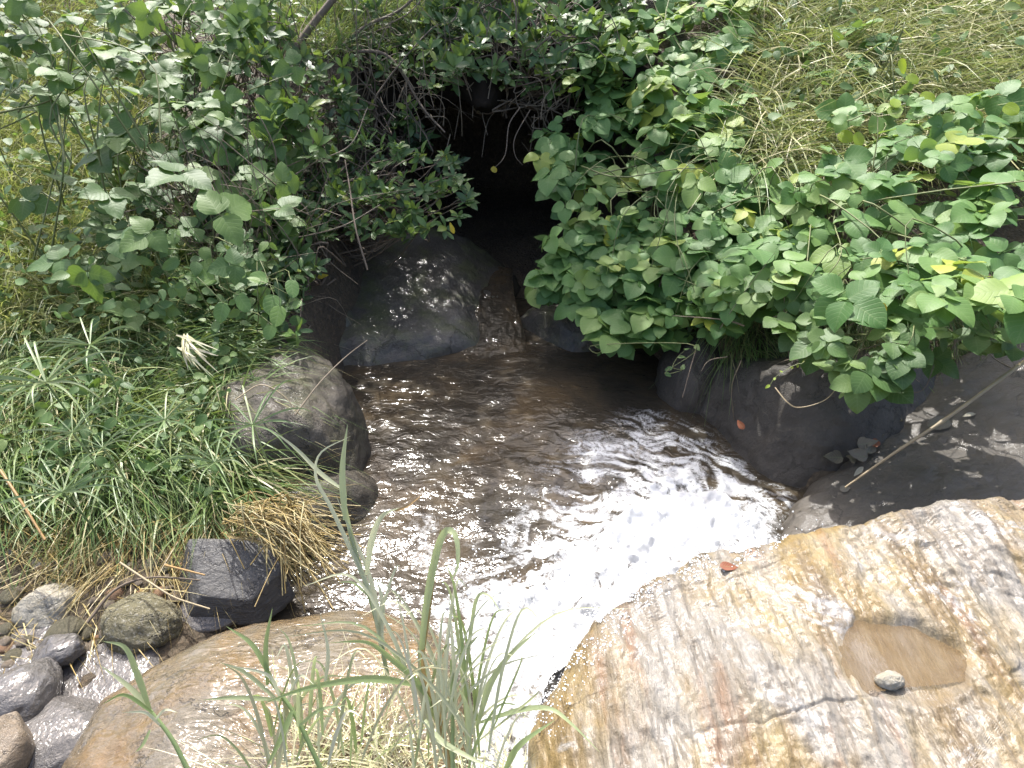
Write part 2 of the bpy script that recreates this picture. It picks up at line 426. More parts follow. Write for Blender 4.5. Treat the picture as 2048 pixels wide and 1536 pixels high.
# ------------------------------------------------------------------ ground
def terrain(x, y, detail=True):
    x = np.asarray(x, float); y = np.asarray(y, float)
    xc = np.interp(y, [0, 1.5, 2.3, 3.0, 3.8, 4.5, 6, 9], [-.1, .1, .2, .15, -.05, -.1, -.05, -.1])
    wd = np.interp(y, [0, 1.5, 2.3, 3.0, 3.8, 4.4, 5, 9], [.4, .8, 1.0, .95, .85, .75, .75, .75])
    bed = np.interp(y, [-5, 0, 1.0, 1.6, 3.8, 4.4, 5.2, 7.2, 8.4, 10.6], [-.1, .0, -.1, -.35, -.3, -.12, -.02, .1, 2.2, 3.0])
    tl = xc - wd - x
    zl = np.interp(y, [-60, 0, 1.2, 1.75, 2.1, 2.5, 4.0, 6.0, 10, 60], [.0, .0, .03, .07, .14, .34, .62, 1.1, 2.7, 14]) + .03 * np.clip(tl, 0, 40)
    zl = zl + .65 * sstep(4.7, 5.6, y) * sstep(1.8, .25, tl)          # bank beside the hollow
    left = bed + (zl - bed) * sstep(0.0, .45, tl)
    tr = x - xc - wd
    zr = np.interp(y, [-60, 0, 2.5, 3.1, 3.9, 4.6, 6.2, 10, 60], [.0, .05, .05, .15, .55, .95, 1.65, 3.3, 16]) + .05 * np.clip(tr, 0, 40)
    right = bed + (zr - bed) * sstep(0.0, .4, tr)
    z = np.where(tl > 0, left, np.where(tr > 0, right, bed))
    if detail:
        z = z + .05 * fbm(P2(x * 1.7, y * 1.7), 4) + .012 * fbm(P2(x * 11, y * 11, 4), 3)
    return z
s = np.linspace(-1, 1, 401)
gx = 4.2 * s + 70 * s ** 7
gy = 3.6 + 5.2 * s + 70 * s ** 7
GX, GY = np.meshgrid(gx, gy)
GZ = terrain(GX, GY)
m = N('ground_soil')
c = m.co(); a = m.noise(c, 2.2, 6, .65); b = m.noise(c, 26, 6, .75); vo = m.n('TexVoronoi'); m.l(c, vo.inputs['Vector']); vo.inputs['Scale'].default_value = 45
col = m.ramp(a, [(.3, (.035, .026, .017)), (.55, (.07, .052, .03)), (.75, (.095, .072, .042))])
col = m.mix(m.math('MULTIPLY', m.ramp(b, [(.5, (0, 0, 0)), (.65, (1, 1, 1))]), .5), col, (.17, .12, .07))
m.set(m.b, Base_Color=col, Roughness=.75, Normal=m.bump(m.math('ADD', b, m.math('MULTIPLY', vo.outputs['Distance'], .6)), .8, .03))
SOIL = m.m
tag(link('ground', npmesh('ground', np.stack([GX, GY, GZ], -1), grid_faces(401, 401), [SOIL])), 'dark damp soil of the stream banks and hillside', kind='structure')

# roof of soil and roots over the dark hollow
def roof_top(x, y):
    return 1.50 + .30 * (y - 5.3) - .10 * np.abs(x) ** 2 + .10 * fbm(P2(x * 2, y * 2, 6), 4)
def surf(x, y, detail=True):
    z = terrain(x, y, detail)
    return np.where((y > 5.6 + .15 * np.sin(x * 5)) & (np.abs(x + .05) < 1.5), np.maximum(z, roof_top(x, y)), z)
def _dull(mt):
    mt.node_tree.nodes['Principled BSDF'].inputs['Specular IOR Level'].default_value = .08; return mt
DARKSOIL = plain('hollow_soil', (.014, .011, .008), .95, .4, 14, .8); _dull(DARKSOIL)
nu, nv_ = 90, 90
sx = np.linspace(-1.65, 1.6, nu)[None]; yy = np.linspace(0, 1, nv_)[:, None] ** 1.6
X = sx + 0 * yy; Y = 5.5 + .15 * np.sin(X * 5) + .35 * fbm(P2(X * 3, X * 0, 3), 4) + yy * 4.6
Zt = roof_top(X, Y); lip = sstep(0, .06, yy)
out = np.stack([X, Y, Zt - .12 * (1 - lip)], -1)
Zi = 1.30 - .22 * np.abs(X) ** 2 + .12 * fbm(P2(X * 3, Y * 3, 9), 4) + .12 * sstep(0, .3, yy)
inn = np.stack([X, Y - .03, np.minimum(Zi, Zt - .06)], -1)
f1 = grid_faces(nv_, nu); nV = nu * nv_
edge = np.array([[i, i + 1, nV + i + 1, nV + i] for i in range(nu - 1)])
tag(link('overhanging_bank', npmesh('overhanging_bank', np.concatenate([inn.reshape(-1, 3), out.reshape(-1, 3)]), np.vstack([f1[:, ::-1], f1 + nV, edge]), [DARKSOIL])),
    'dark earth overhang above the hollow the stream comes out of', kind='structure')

# ------------------------------------------------------------------ rocks
def boulder(name, label, c, r, mat, seed, rotdeg=0, planes=9, amp=.06, soft=9.0, extra=(), sub=5, tilt=(0, 0), group=None, cat='boulder'):
    rg = np.random.default_rng(seed)
    bm = bmesh.new(); bmesh.ops.create_icosphere(bm, subdivisions=sub, radius=1)
    D = norm(np.array([v.co[:] for v in bm.verts])); Fc = np.array([[v.index for v in f.verts] for f in bm.faces]); bm.free()
    pn = norm(rg.normal(size=(planes, 3))); pd = rg.uniform(.72, .98, planes)
    for (nx, ny, nz_, dd) in extra:
        pn = np.vstack([pn, norm(np.array([[nx, ny, nz_]], float))]); pd = np.append(pd, dd)
    k = np.maximum(D @ pn.T, .02) / pd[None]                 # 1/radius for each plane
    inv = (np.sum(k ** (soft * 2), 1) + 1.0 ** (soft * 2) * .6) ** (1 / (soft * 2))
    V = D / inv[:, None]
    V = V * (1 + amp * fbm(V * 2.3 + seed, 5, .55))[:, None]
    V += D * (.012 * (1 - np.abs(fbm(V * np.array([2, 2, 7.0]) + seed * 3, 3))))[:, None]
    if sub > 4: V += D * (-.010 * sstep(.06, .0, np.abs(fbm(V * np.array([1.6, 1.6, 2.6]) + seed * 5, 3))) + .006 * fbm(V * 9 + seed, 3))[:, None]
    V = V * np.asarray(r)
    V = V @ (rotz(rad(rotdeg)) @ rotx(rad(tilt[0])) @ roty(rad(tilt[1]))).T
    o = link(name, npmesh(name, V, Fc, [mat]), None, tuple(c))
    return tag(o, label, cat, group)
def resample(P, n):
    P = np.asarray(P, float); P = np.vstack([P, P[:1]])
    d = np.r_[0, np.cumsum(np.linalg.norm(np.diff(P, axis=0), axis=1))]
    t = np.linspace(0, d[-1], n, endpoint=False)
    return np.stack([np.interp(t, d, P[:, i]) for i in range(P.shape[1])], -1)
def ledge(name, label, outline, top, mat, R=.08, bottom=-.3, M=420, K=120, rag=.02, centre=None, cat='rock', flare=.15):
    O = resample(outline, M); c = O.mean(0) if centre is None else np.asarray(centre)
    for _ in range(3): O = (np.roll(O, 1, 0) + O + np.roll(O, -1, 0)) / 3
    d = O - c; L = np.linalg.norm(d, axis=1)
    O = c + d * (1 + rag * fbm(P2(O[:, 0] * 6, O[:, 1] * 6, 9), 4) / L[:, None].T.ravel())[:, None]
    d = O - c; L = np.linalg.norm(d, axis=1)
    rho = 1 - (1 - np.linspace(0.004, 1, K)) ** 1.35
    XY = c + rho[:, None, None] * d[None]
    e = (1 - rho)[:, None] * L[None]
    Z = top(XY[..., 0], XY[..., 1])
    q = np.clip(1 - e / R, 0, 1); Z = Z - R * (1 - np.sqrt(np.maximum(1 - q * q, 0)))
    V = [np.concatenate([XY, Z[..., None]], -1)]
    zb = Z[-1]
    for k in range(1, 13):
        f = k / 12
        xy = O + norm(d) * (flare * f + .03 * fbm(P2(O[:, 0] * 4, O[:, 1] * 4, f * 3 + 5), 3)[:, None] * min(1, f * 4))
        V.append(np.concatenate([xy, (zb + (bottom - zb) * f)[:, None]], -1)[None])
    V = np.concatenate(V, 0)
    return tag(centred(name, V, grid_faces(V.shape[0], M, True)[:, ::-1], [mat], base=np.array([c[0], c[1], bottom])), label, cat)

BACKROCK = rock_mat('shaded_wet_rock', [(.025, .022, .017), (.06, .053, .041), (.11, .10, .08)], 3.5, .7, .5, wet=.8, moss=(.07, .08, .025))
LEFTROCK = rock_mat('mossy_stream_rock', [(.034, .027, .017), (.062, .051, .034), (.095, .082, .062)], 3.0, .7, .62, wet=.25, stretch=(1, 1, .5), moss=(.075, .075, .03))
RIGHTROCK = rock_mat('smooth_grey_rock', [(.032, .026, .019), (.058, .049, .037), (.088, .077, .061)], 2.4, .7, .62, wet=.2, stretch=(1, 1, .4))
RIGHTSLAB = rock_mat('brown_grey_slab_rock', [(.05, .042, .030), (.08, .068, .052), (.11, .10, .085)], 2.2, .5, .5, wet=.3, stretch=(.6, 1.4, 1), rot=(0, 0, .6))
SLATE = rock_mat('dark_slate', [(.06, .058, .055), (.095, .093, .09), (.14, .137, .13)], 3.0, .6, .55, stretch=(1, 1, 5), wet=.15)
PALESTONE = rock_mat('pale_stone', [(.22, .19, .12), (.36, .33, .26), (.46, .43, .36)], 6, .7, .65, speck=.3)
OLIVESTONE = rock_mat('olive_stone', [(.12, .105, .05), (.20, .18, .10), (.28, .25, .16)], 7, .9, .6, speck=.4)
BROWNSTONE = rock_mat('brown_stone', [(.10, .075, .05), (.18, .14, .095), (.26, .22, .17)], 6, .6, .5, wet=.3)
RUSTSTONE = rock_mat('rust_stone', [(.17, .085, .04), (.26, .16, .085)], 6, .5, .55)
WETGREY = rock_mat('wet_grey_rock', [(.045, .04, .038), (.085, .077, .07), (.13, .12, .11)], 4, .5, .45, wet=1.0, film=True, film_scale=34, film_stretch=(1.6, .8, 1), rot=(0, 0, .5), film_dist=.005)
WETORANGE = rock_mat('wet_orange_rock', [(.12, .058, .012), (.14, .084, .024), (.11, .086, .048), (.15, .125, .085)], 2.6, .5, .5, wet=1.0, film=True, film_scale=17, film_stretch=(.8, 1.9, 1), rot=(0, 0, .5), film_dist=.011)

def slab_material():
    m = N('ochre_streaked_rock')
    c0 = m.co(); cs = m.co((12, 2.2, 4), (0, 0, .10)); cf = m.co((75, 12, 10), (0, 0, .14))
    big = m.noise(m.co((1.5, .6, 1), (0, 0, .1)), 2.6, 4, .6, .5)
    st = m.noise(cs, 1.0, 5, .65, .5)
    fi = m.noise(cf, 1.0, 6, .7, .3)
    g = m.ramp(st, [(.30, (.12, .088, .052)), (.42, (.17, .14, .10)), (.52, (.20, .182, .15)), (.62, (.24, .22, .185)), (.74, (.32, .305, .275))])
    y = m.ramp(st, [(.30, (.11, .07, .024)), (.45, (.18, .12, .036)), (.58, (.23, .17, .068)), (.75, (.28, .235, .145))])
    col = m.mix(m.ramp(big, [(.42, (0, 0, 0)), (.58, (1, 1, 1))]), g, y)
    rs = m.noise(m.co((5, .8, 1), (0, 0, .12)), 1.7, 4, .6)
    col = m.mix(m.math('MULTIPLY', m.ramp(rs, [(.56, (0, 0, 0)), (.66, (1, 1, 1))]), .6), col, (.20, .10, .045))
    col = m.mix(m.math('MULTIPLY', m.ramp(fi, [(.48, (0, 0, 0)), (.62, (1, 1, 1))]), .62), col, m.mix(.65, col, (.06, .045, .025)))
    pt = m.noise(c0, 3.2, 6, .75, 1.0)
    col = m.mix(m.math('MULTIPLY', m.ramp(pt, [(.57, (0, 0, 0)), (.64, (1, 1, 1))]), .75), col, (.32, .31, .29))  # pale patches put into the colour for white glare on the wet rock
    dk = m.noise(m.co((1.6, .7, 1), (0, 0, -.6)), 2.3, 6, .7, .6)
    col = m.mix(m.math('MULTIPLY', m.ramp(dk, [(.60, (0, 0, 0)), (.68, (1, 1, 1))]), .55), col, (.09, .08, .05))
    h = m.math('ADD', fi, m.math('ADD', m.math('MULTIPLY', m.noise(c0, 60, 5, .7), .5), m.math('MULTIPLY', st, .6)))
    m.set(m.b, Base_Color=col, Roughness=.5, Normal=m.bump(h, .9, .012))
    wetm = m.ramp(pt, [(.40, (.15, .15, .15)), (.62, (1, 1, 1))])
    m.set(m.b, Coat_Weight=wetm, Coat_Roughness=.2, Coat_IOR=1.45, Coat_Normal=m.bump(h, 1.0, .0028))
    return m.m
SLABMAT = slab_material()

# big slab under the viewer, right
zS = .8
crackL = atz([1060, 1250, 1400, 1550, 1700, 1790, 1880, 2000, 2300], [1540, 1500, 1466, 1442, 1405, 1385, 1378, 1360, 1330], zS)
crackU = atz([1090, 1200, 1290, 1390, 1470, 1560, 1700], [1200, 1185, 1176, 1160, 1152, 1120, 1060], zS)
pud = atz(1795, 1325, zS)
PUDZ = zS + .012
def slab_top(x, y):
    z = zS + .02 * (x - .8) + .035 * fbm(P2(x * 1.6, y * 1.6, 2), 3) + .007 * fbm(P2(x * 26, y * 5, 3), 4) + .004 * fbm(P2(x * 30, y * 30, 8), 3) + .004 * (1 - np.abs(fbm(P2(x * 40 + y * 6, y * 9, 14), 3)) * 2.5)
    wob = .012 * fbm(P2(x * 9, y * 9, 6), 3)
    d1 = y + wob - np.interp(x, crackL[:, 0], crackL[:, 1])
    z -= .001 * sstep(.004, -.004, d1) + .007 * np.exp(-(d1 / .003) ** 2) * (.35 + .65 * sstep(-.1, .3, fbm(P2(x * 5, y * 5, 1), 2)))
    d2 = y + wob - np.interp(x, crackU[:, 0], crackU[:, 1])
    fade = sstep(1.0, .65, x)
    z -= .004 * sstep(.004, -.006, d2) * fade
    # flaked plates at the right
    pl = fbm(P2(x * 3.1 + y * 1.2, y * 2.2, 12), 4)
    z += .008 * sstep(.05, .09, pl) * sstep(.9, 1.15, x) + .006 * sstep(-.2, -.15, pl) * sstep(.9, 1.15, x)
    r = np.hypot((x - pud[0]) / .15, (y - pud[1]) / .11) + .22 * fbm(P2(x * 9, y * 9, 3), 3)
    w_ = sstep(1.35, .9, r); z = z * (1 - w_) + (PUDZ - .012 + .012 * sstep(.75, 1.3, r)) * w_
    z -= .14 * sstep(.32, .02, x) ** 2
    return z
rear_u = [1062, 1085, 1140, 1230, 1320, 1400, 1500, 1600, 1700, 1800, 1900, 2048, 2400]
rear_v = [1400, 1330, 1262, 1185, 1125, 1092, 1078, 1060, 1046, 1022, 1000, 990, 985]
ol = np.vstack([atz(rear_u, rear_v, zS)[:, :2], [[2.3, .2], [1.2, .0], [.12, .05], [.03, .5]]])
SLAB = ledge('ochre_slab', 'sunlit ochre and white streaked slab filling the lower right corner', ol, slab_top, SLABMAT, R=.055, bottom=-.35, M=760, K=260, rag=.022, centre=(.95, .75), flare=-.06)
# rusty puddle in its hollow
m = N('rusty_puddle_water'); nz_ = m.noise(m.co(), 14, 5, .7)
m.set(m.b, Base_Color=m.ramp(nz_, [(.35, (.13, .085, .04)), (.6, (.18, .125, .062)), (.75, (.23, .175, .10))]), Roughness=.16, IOR=1.33, Normal=m.bump(m.noise(m.co(), 40, 2), .2, .004))
tp = m.n('BsdfTransparent'); ms = m.n('MixShader'); ms.inputs[0].default_value = .5
m.l(m.b.outputs[0], ms.inputs[1]); m.l(tp.outputs[0], ms.inputs[2]); m.l(ms.outputs[0], m.out.inputs[0])
pz = PUDZ - .004
gx_, gy_ = np.meshgrid(np.linspace(pud[0] - .25, pud[0] + .25, 200), np.linspace(pud[1] - .2, pud[1] + .2, 160))
gd = slab_top(gx_, gy_) < pz + .0015
gd &= (gy_ > np.interp(gx_, crackL[:, 0], crackL[:, 1]) + .004) & (np.hypot((gx_ - pud[0]) / .17, (gy_ - pud[1]) / .13) < 1.35)
fc_ = grid_faces(160, 200); fc_ = fc_[gd.ravel()[fc_].all(1)]
us, inv_ = np.unique(fc_, return_inverse=True); pv3 = np.stack([gx_, gy_, np.full_like(gx_, pz)], -1).reshape(-1, 3)[us]
tag(centred('puddle', pv3, inv_.reshape(-1, 4), [m.m]), 'shallow rust coloured puddle in the ochre slab', 'puddle')

# wet orange-brown rock, lower left of centre
ol = atz([60, 90, 185, 320, 440, 560, 700, 780, 850, 900, 935, 955, 965, 960], [1600, 1515, 1372, 1285, 1236, 1200, 1180, 1188, 1215, 1255, 1310, 1380, 1450, 1560],
         [.40, .40, .40, .40, .40, .40, .40, .40, .40, .42, .44, .46, .48, .5])[:, :2]
ol = np.vstack([ol, [[-.1, .1], [-.9, .1], [-1.25, .45]]])
cL = np.array([-.58, .9])
def orange_top(x, y):
    z = .525 - .05 * (y - .9) - .10 * sstep(-.85, -1.3, x) - .09 * sstep(1.15, 1.65, y)
    return z + .028 * fbm(P2(x * 2.1, y * 2.1, 4), 3) + .004 * fbm(P2(x * 14, y * 14, 4), 4)
ledge('wet_orange_rock', 'rounded wet orange brown rock under the cane grass, water sheeting over it', ol, orange_top, WETORANGE, R=.16, bottom=-.3, M=520, K=170, rag=.012, centre=cL, flare=.10)

# boulders round the pool
boulder('back_boulder', 'wide dark wet boulder with dappled light at the mouth of the hollow', (-1.02, 4.70, -.03), (1.10, 1.0, .55), BACKROCK, 11, 8, 5, .05, 14, extra=[(.05, -.45, 1, .58), (.75, -.25, .6, .74), (-.5, -.8, .4, .92), (.1, -.9, .5, .84)], sub=6)
boulder('stream_stone', 'squat rounded dark stone against the left foot of the dappled boulder', (-1.27, 4.12, .02), (.24, .26, .26), BACKROCK, 5, 40, 8, .07, cat='stone')
boulder('cascade_rock', 'dark wet rock tongue the water trickles down at the hollow mouth', (-.20, 4.45, -.12), (.30, .55, .25), BACKROCK, 21, 4, 8, .08, 8, extra=[(0, -.6, 1, .78)], cat='rock')
boulder('wedge_boulder', 'dark wedge shaped boulder with a bright wet ridge, below the hanging vines', (.44, 4.22, -.10), (.44, .36, .30), BACKROCK, 33, -22, 8, .05, 10, extra=[(-.5, -.75, .35, .72), (.35, .2, 1, .75)])
boulder('mossy_boulder', 'brown grey mossy boulder standing in the pool beside the grass bank', (-1.16, 2.82, .04), (.44, .58, .54), LEFTROCK, 8, 18, 8, .06, 8, extra=[(.9, -.5, .35, .80), (0, .1, 1, .92)], sub=6)
boulder('mossy_boulder', 'low wet boulder half under water in front of the mossy boulder', (-.98, 2.42, -.10), (.36, .34, .30), LEFTROCK, 17, 60, 8, .05, 8)
boulder('smooth_boulder', 'big smooth grey boulder with a red leaf at the right pool edge', (1.78, 3.10, -.04), (.80, .66, .56), RIGHTROCK, 14, 12, 8, .06, 6, extra=[(-.6, -.75, .5, .80), (.5, -.7, .6, .78)], sub=6)
boulder('narrow_rock', 'narrow dark upright rock between the pool and the smooth grey boulder', (1.12, 3.5, -.02), (.24, .3, .34), RIGHTROCK, 41, 0, 8, .06, 8, cat='rock')
# inclined slab behind the ochre slab
ol = np.array([[1.22, 2.28], [1.40, 2.50], [1.75, 2.72], [2.1, 3.1], [2.7, 3.4], [3.4, 3.4], [3.5, 1.5], [2.2, 1.3], [1.5, 1.5], [1.2, 1.9]])
def rs_top(x, y):
    z = .06 + .24 * (x - 1.3) + .05 * (y - 2.3)
    return z + .05 * fbm(P2(x * 1.5 + y, y * 1.2, 7), 3) + .006 * fbm(P2(x * 12, y * 12, 3), 4) 
ledge('inclined_slab', 'shaded brown grey rock slab sloping to the pool behind the sunlit ochre slab', ol, rs_top, RIGHTSLAB, R=.10, bottom=-.35, M=420, K=130, rag=.04, centre=(2.1, 2.2))

# stones on the left shore
boulder('slate_stone', 'dark grey angular layered stone at the edge of the straw heap', atz(470, 1150, .16), (.30, .24, .13), SLATE, 52, -12, 1, .02, 40, extra=[(.08, -.3, 1, .42), (.9, -.35, .2, .58), (-.75, -.6, .25, .56), (.25, -.95, .15, .55), (-.4, .9, .2, .6), (.8, .7, .1, .62)], tilt=(6, 10), cat='stone')
boulder('pale_stone', 'pale weathered round stone on the mud of the left shore', atz(100, 1215, .10), (.12, .10, .085), PALESTONE, 61, 20, 9, .06, 10, cat='stone')
boulder('olive_stone', 'rough olive brown stone against the wet orange rock', atz(285, 1250, .10), (.145, .12, .115), OLIVESTONE, 66, -10, 9, .07, 10, cat='stone')
boulder('wet_ledge', 'flat wet grey rock with water running over it beside the orange rock', atz(110, 1400, .0), (.40, .60, .16), WETGREY, 71, 25, 7, .05, 8, extra=[(0, 0, 1, .6)], cat='rock')
boulder('wet_stone', 'dark wet rounded stone at the left picture edge in running water', atz(25, 1405, .14), (.13, .17, .10), WETGREY, 73, 0, 8, .05, 8, cat='stone')
boulder('wet_stone', 'small dark wet stone lying in the running water below the olive stone', atz(118, 1300, .14), (.085, .075, .055), WETGREY, 74, 30, 8, .05, 8, cat='stone')
boulder('brown_stone', 'brown stone cut off by the bottom left picture corner', atz(8, 1505, .22), (.07, .12, .09), BROWNSTONE, 75, 10, 7, .04, 12, cat='stone')
boulder('flat_stone', 'low flat wet grey stone between the slate stone and the orange rock', atz(395, 1222, .06), (.17, .10, .05), WETGREY, 76, -5, 7, .05, 9, cat='stone')
boulder('grey_ledge', 'pale flat water washed rock at the bottom left corner', atz(75, 1480, .12), (.20, .16, .06), WETGREY, 78, 15, 7, .05, 8, cat='rock')
PT = [([boulder('pebble', None, (0, 0, -5), (1, .85, .6), mt, 80 + i, 0, 8, .07, 8, sub=3, cat=None)][0]) for i, mt in enumerate((BROWNSTONE, PALESTONE, OLIVESTONE, RUSTSTONE, SLATE, BROWNSTONE))]
pu, pv = sample_poly([(0, 1030), (230, 1050), (420, 1130), (360, 1200), (210, 1290), (60, 1360), (0, 1380)], 120)
for k in range(120):
    p0 = atz(pu[k], pv[k], .14); z = float(terrain(np.array([p0[0]]), np.array([p0[1]]))[0]); p = atz(pu[k], pv[k], z)
    kk = int(rng.choice(6, p=[.3, .15, .2, .08, .07, .2])); t = PT[kk]
    o = bpy.data.objects.new('pebble', t.data); COL.objects.link(o)
    r_ = float(np.exp(rng.normal(-3.75, .45))); o.scale = (r_, r_, r_); o.rotation_euler = (rng.normal() * .3, rng.normal() * .3, rng.uniform(0, 6.28))
    o.location = (p[0], p[1], float(terrain(np.array([p[0]]), np.array([p[1]]))[0]) + r_ * .05)
    tag(o, ('small rounded brown pebble', 'small pale cream pebble', 'small olive pebble', 'small rusty pebble', 'small dark slate pebble', 'small flattish brown pebble')[kk] + ' on the muddy left shore', 'pebble', 'pebbles on the muddy shore')
for t in PT: bpy.data.objects.remove(t)
sp_ = atz(1775, 1366, zS); boulder('rock_chip', 'knobbly cream stone sitting in the rusty puddle', sp_ + [0, 0, .012], (.034, .022, .022), PALESTONE, 91, 0, 9, .1, 8, sub=4, cat='stone')
for (u, v, r_, lb) in ((1745, 1390, .016, 'tiny brown chip at the near rim of the rusty puddle'), (1712, 1402, .012, 'tiny dark chip wedged in the crack below the puddle')):
    boulder('rock_chip', lb, atz(u, v, zS) + [0, 0, .0], (r_, r_ * .7, r_ * .7), BROWNSTONE, 92, 0, 9, .1, 8, sub=3, cat='stone')

# ------------------------------------------------------------------ water
m = N('stream_water')
fo = m.attr('foam').outputs['Fac']; c = m.co()
bed = m.noise(c, 2.4, 5, .6, .6)
bcol = m.ramp(bed, [(.30, (.026, .023, .018)), (.5, (.046, .038, .027)), (.70, (.075, .054, .031))])
r1 = m.noise(m.co((1, 1.6, 1), (0, 0, .25)), 9, 2.5, .5, 1.6); r2 = m.noise(c, 48, 2, .5, .8)
nrm = m.bump(m.math('ADD', r1, m.math('MULTIPLY', r2, .16)), 1.0, .0075)
m.set(m.b, Base_Color=bcol, Roughness=.12, IOR=1.33, Normal=nrm)
fd = m.n('BsdfPrincipled'); fn = m.noise(c, 45, 6, .8)
m.set(fd, Base_Color=(.62, .635, .64, 1), Roughness=.5, Normal=m.bump(fn, .7, .012))
rn = m.noise(m.co((1, 1.25, 1), (0, 0, .6)), 7.5, 5, .62, 2.2)
ridge = m.math('SUBTRACT', 1.0, m.math('ABSOLUTE', m.math('SUBTRACT', m.math('MULTIPLY', rn, 2.0), 1.0)))
rn2 = m.noise(c, 26, 4, .65, 1.8)
ridge2 = m.math('SUBTRACT', 1.0, m.math('ABSOLUTE', m.math('SUBTRACT', m.math('MULTIPLY', rn2, 2.0), 1.0)))
fr = m.noise(c, 120, 4, .8, .5)
ff = m.math('ADD', m.math('MULTIPLY', fo, 1.05), m.math('MULTIPLY', m.math('SUBTRACT', ridge, .82), 1.5))
ff = m.math('ADD', ff, m.math('MULTIPLY', m.math('SUBTRACT', ridge2, .82), .9))
ff = m.math('ADD', ff, m.math('MULTIPLY', m.math('SUBTRACT', fr, .5), .55))
fm = m.ramp(ff, [(.26, (0, 0, 0)), (.55, (.26, .26, .26)), (.95, (.92, .92, .92))])
fm = m.math('MULTIPLY', fm, m.ramp(fo, [(.03, (0, 0, 0)), (.25, (1, 1, 1))]))
ms = m.n('MixShader'); m.l(fm, ms.inputs[0]); m.l(m.b.outputs[0], ms.inputs[1]); m.l(fd.outputs[0], ms.inputs[2]); m.l(ms.outputs[0], m.out.inputs[0])
WATER = m.m
def segdist(x, y, A, B):
    A = np.asarray(A); B = np.asarray(B); d = B - A
    t = np.clip(((x - A[0]) * d[0] + (y - A[1]) * d[1]) / (d @ d), 0, 1)
    return np.hypot(x - A[0] - t * d[0], y - A[1] - t * d[1]), t
def foam_at(x, y):
    wx = x + .10 * fbm(P2(x * 3, y * 3, 1), 3); wy = y + .10 * fbm(P2(x * 3, y * 3, 7), 3)
    d, t = segdist(wx, wy, (.14, 1.66), (.84, 2.28))
    core = sstep(.35, .05, d - .13 * t - .10 * fbm(P2(x * 7, y * 7, 21), 4, .6))
    d2, t2 = segdist(wx, wy, (.35, 1.95), (.80, 2.60))
    halo = sstep(.80, .22, d2)
    ang = np.arctan2(wy - 1.7, wx - .15); rr = np.hypot(wx - .15, wy - 1.7)
    streak = 1 - np.abs(fbm(P2(rr * 7, ang * 2.2, 3), 4, .6)) * 2.3
    rad_ = fbm(P2(ang * 5.5, rr * 2.2, 31), 4, .6); sw = fbm(P2(wx * 5 + .8 * rad_, wy * 5, 11), 4, .65)
    f = core * (.82 + .55 * rad_ + .45 * sw) + halo * np.clip(streak, 0, 1) ** 1.1 * (.78 + .5 * rad_)
    d3, _ = segdist(wx, wy, (-.12, 1.75), (.15, 1.6)); f = f + sstep(.34, .05, d3) * .8 * np.clip(.4 + fbm(P2(x * 16, y * 16, 2), 3), 0, 1)
    d4, _ = segdist(wx, wy, (1.0, 1.9), (1.2, 2.35)); f = f + sstep(.14, .0, d4) * .45
    f = f + .30 * sstep(.25, .6, fbm(P2(x * 2.1 + y, y * 2.6, 5), 4)) * sstep(1.5, .7, np.hypot(x - .4, y - 2.2))
    return np.clip(f, 0, 1.25), core
xs = np.linspace(-1.75, 1.75, 440); ys = np.linspace(.9, 4.75, 480)
X, Y = np.meshgrid(xs, ys)
fo_, core = foam_at(X, Y)
rip = .007 * fbm(P2(X * 3 + .6 * np.sin(Y * 2), Y * 5, 2), 3, .5) + .0008 * fbm(P2(X * 24, Y * 24, 5), 2)
turb = fbm(P2(X * 9, Y * 9, 3), 4, .6)
Z = rip * (1 + 1.2 * sstep(1.3, .5, np.hypot(X - .5, Y - 2.2))) + core * (.05 + .03 * turb) + .012 * fo_ * turb
tag(link('stream_pool', npmesh('stream_pool', np.stack([X, Y, Z], -1), grid_faces(480, 440), [WATER], attrs={'foam': fo_.ravel()})), 'dark rippled stream pool with white foam where the chute plunges in', kind='structure')
# chute between the orange rock and the ochre slab
def sheet(name, label, path, widths, foam, seed, bulge=.03, n=160, mcol=50, lump=.02):
    C = spline(path, n); W = np.interp(np.linspace(0, 1, n), np.linspace(0, 1, len(widths)), widths)
    T = norm(np.gradient(C, axis=0)); sd = norm(np.cross(T, np.array([0, 0, 1.0]))); nr = np.cross(sd, T)
    s_ = np.linspace(-1, 1, mcol)
    t = np.linspace(0, 1, n)
    V = C[:, None] + sd[:, None] * (s_[None] * W[:, None] / 2)[..., None]
    h = bulge * (1 - s_[None] ** 2) + lump * fbm(np.stack([s_[None] * W[:, None] * 10 + 0 * t[:, None], t[:, None] * 7 + 0 * s_[None], np.full((n, mcol), seed)], -1), 4, .6)
    V = V + nr[:, None] * h[..., None]
    fa = np.interp(t, np.linspace(0, 1, len(foam)), foam)[:, None] + .35 * max(foam) * fbm(np.stack([s_[None] * 5 + 0 * t[:, None], t[:, None] * 4 + 0 * s_[None], np.full((n, mcol), seed + 3)], -1), 3)
    return tag(link(name, npmesh(name, V, grid_faces(n, mcol)[:, ::-1], [WATER], attrs={'foam': np.clip(fa, 0.0, 1.2).ravel()})), label, kind='structure')
sheet('waterfall', 'white water chute rushing through the gap between orange rock and ochre slab',
      [(-.03, .15, .60), (-.03, .55, .56), (-.02, .95, .52), (.0, 1.2, .47), (.06, 1.42, .30), (.16, 1.62, .05), (.3, 1.85, -.06)], [.2, .17, .17, .19, .24, .30, .34], [.45, .5, .55, .6, .75, .85, .85], 2, .02)
sheet('cascade', 'thin glittering trickle over dark rock at the mouth of the hollow',
      [(-.12, 5.1, .10), (-.16, 4.75, .12), (-.18, 4.45, .10), (-.16, 4.1, .03), (-.15, 3.8, -.03)], [.25, .34, .42, .5, .5], [0, .02, .04, .02, 0], 5, .012, lump=.006)

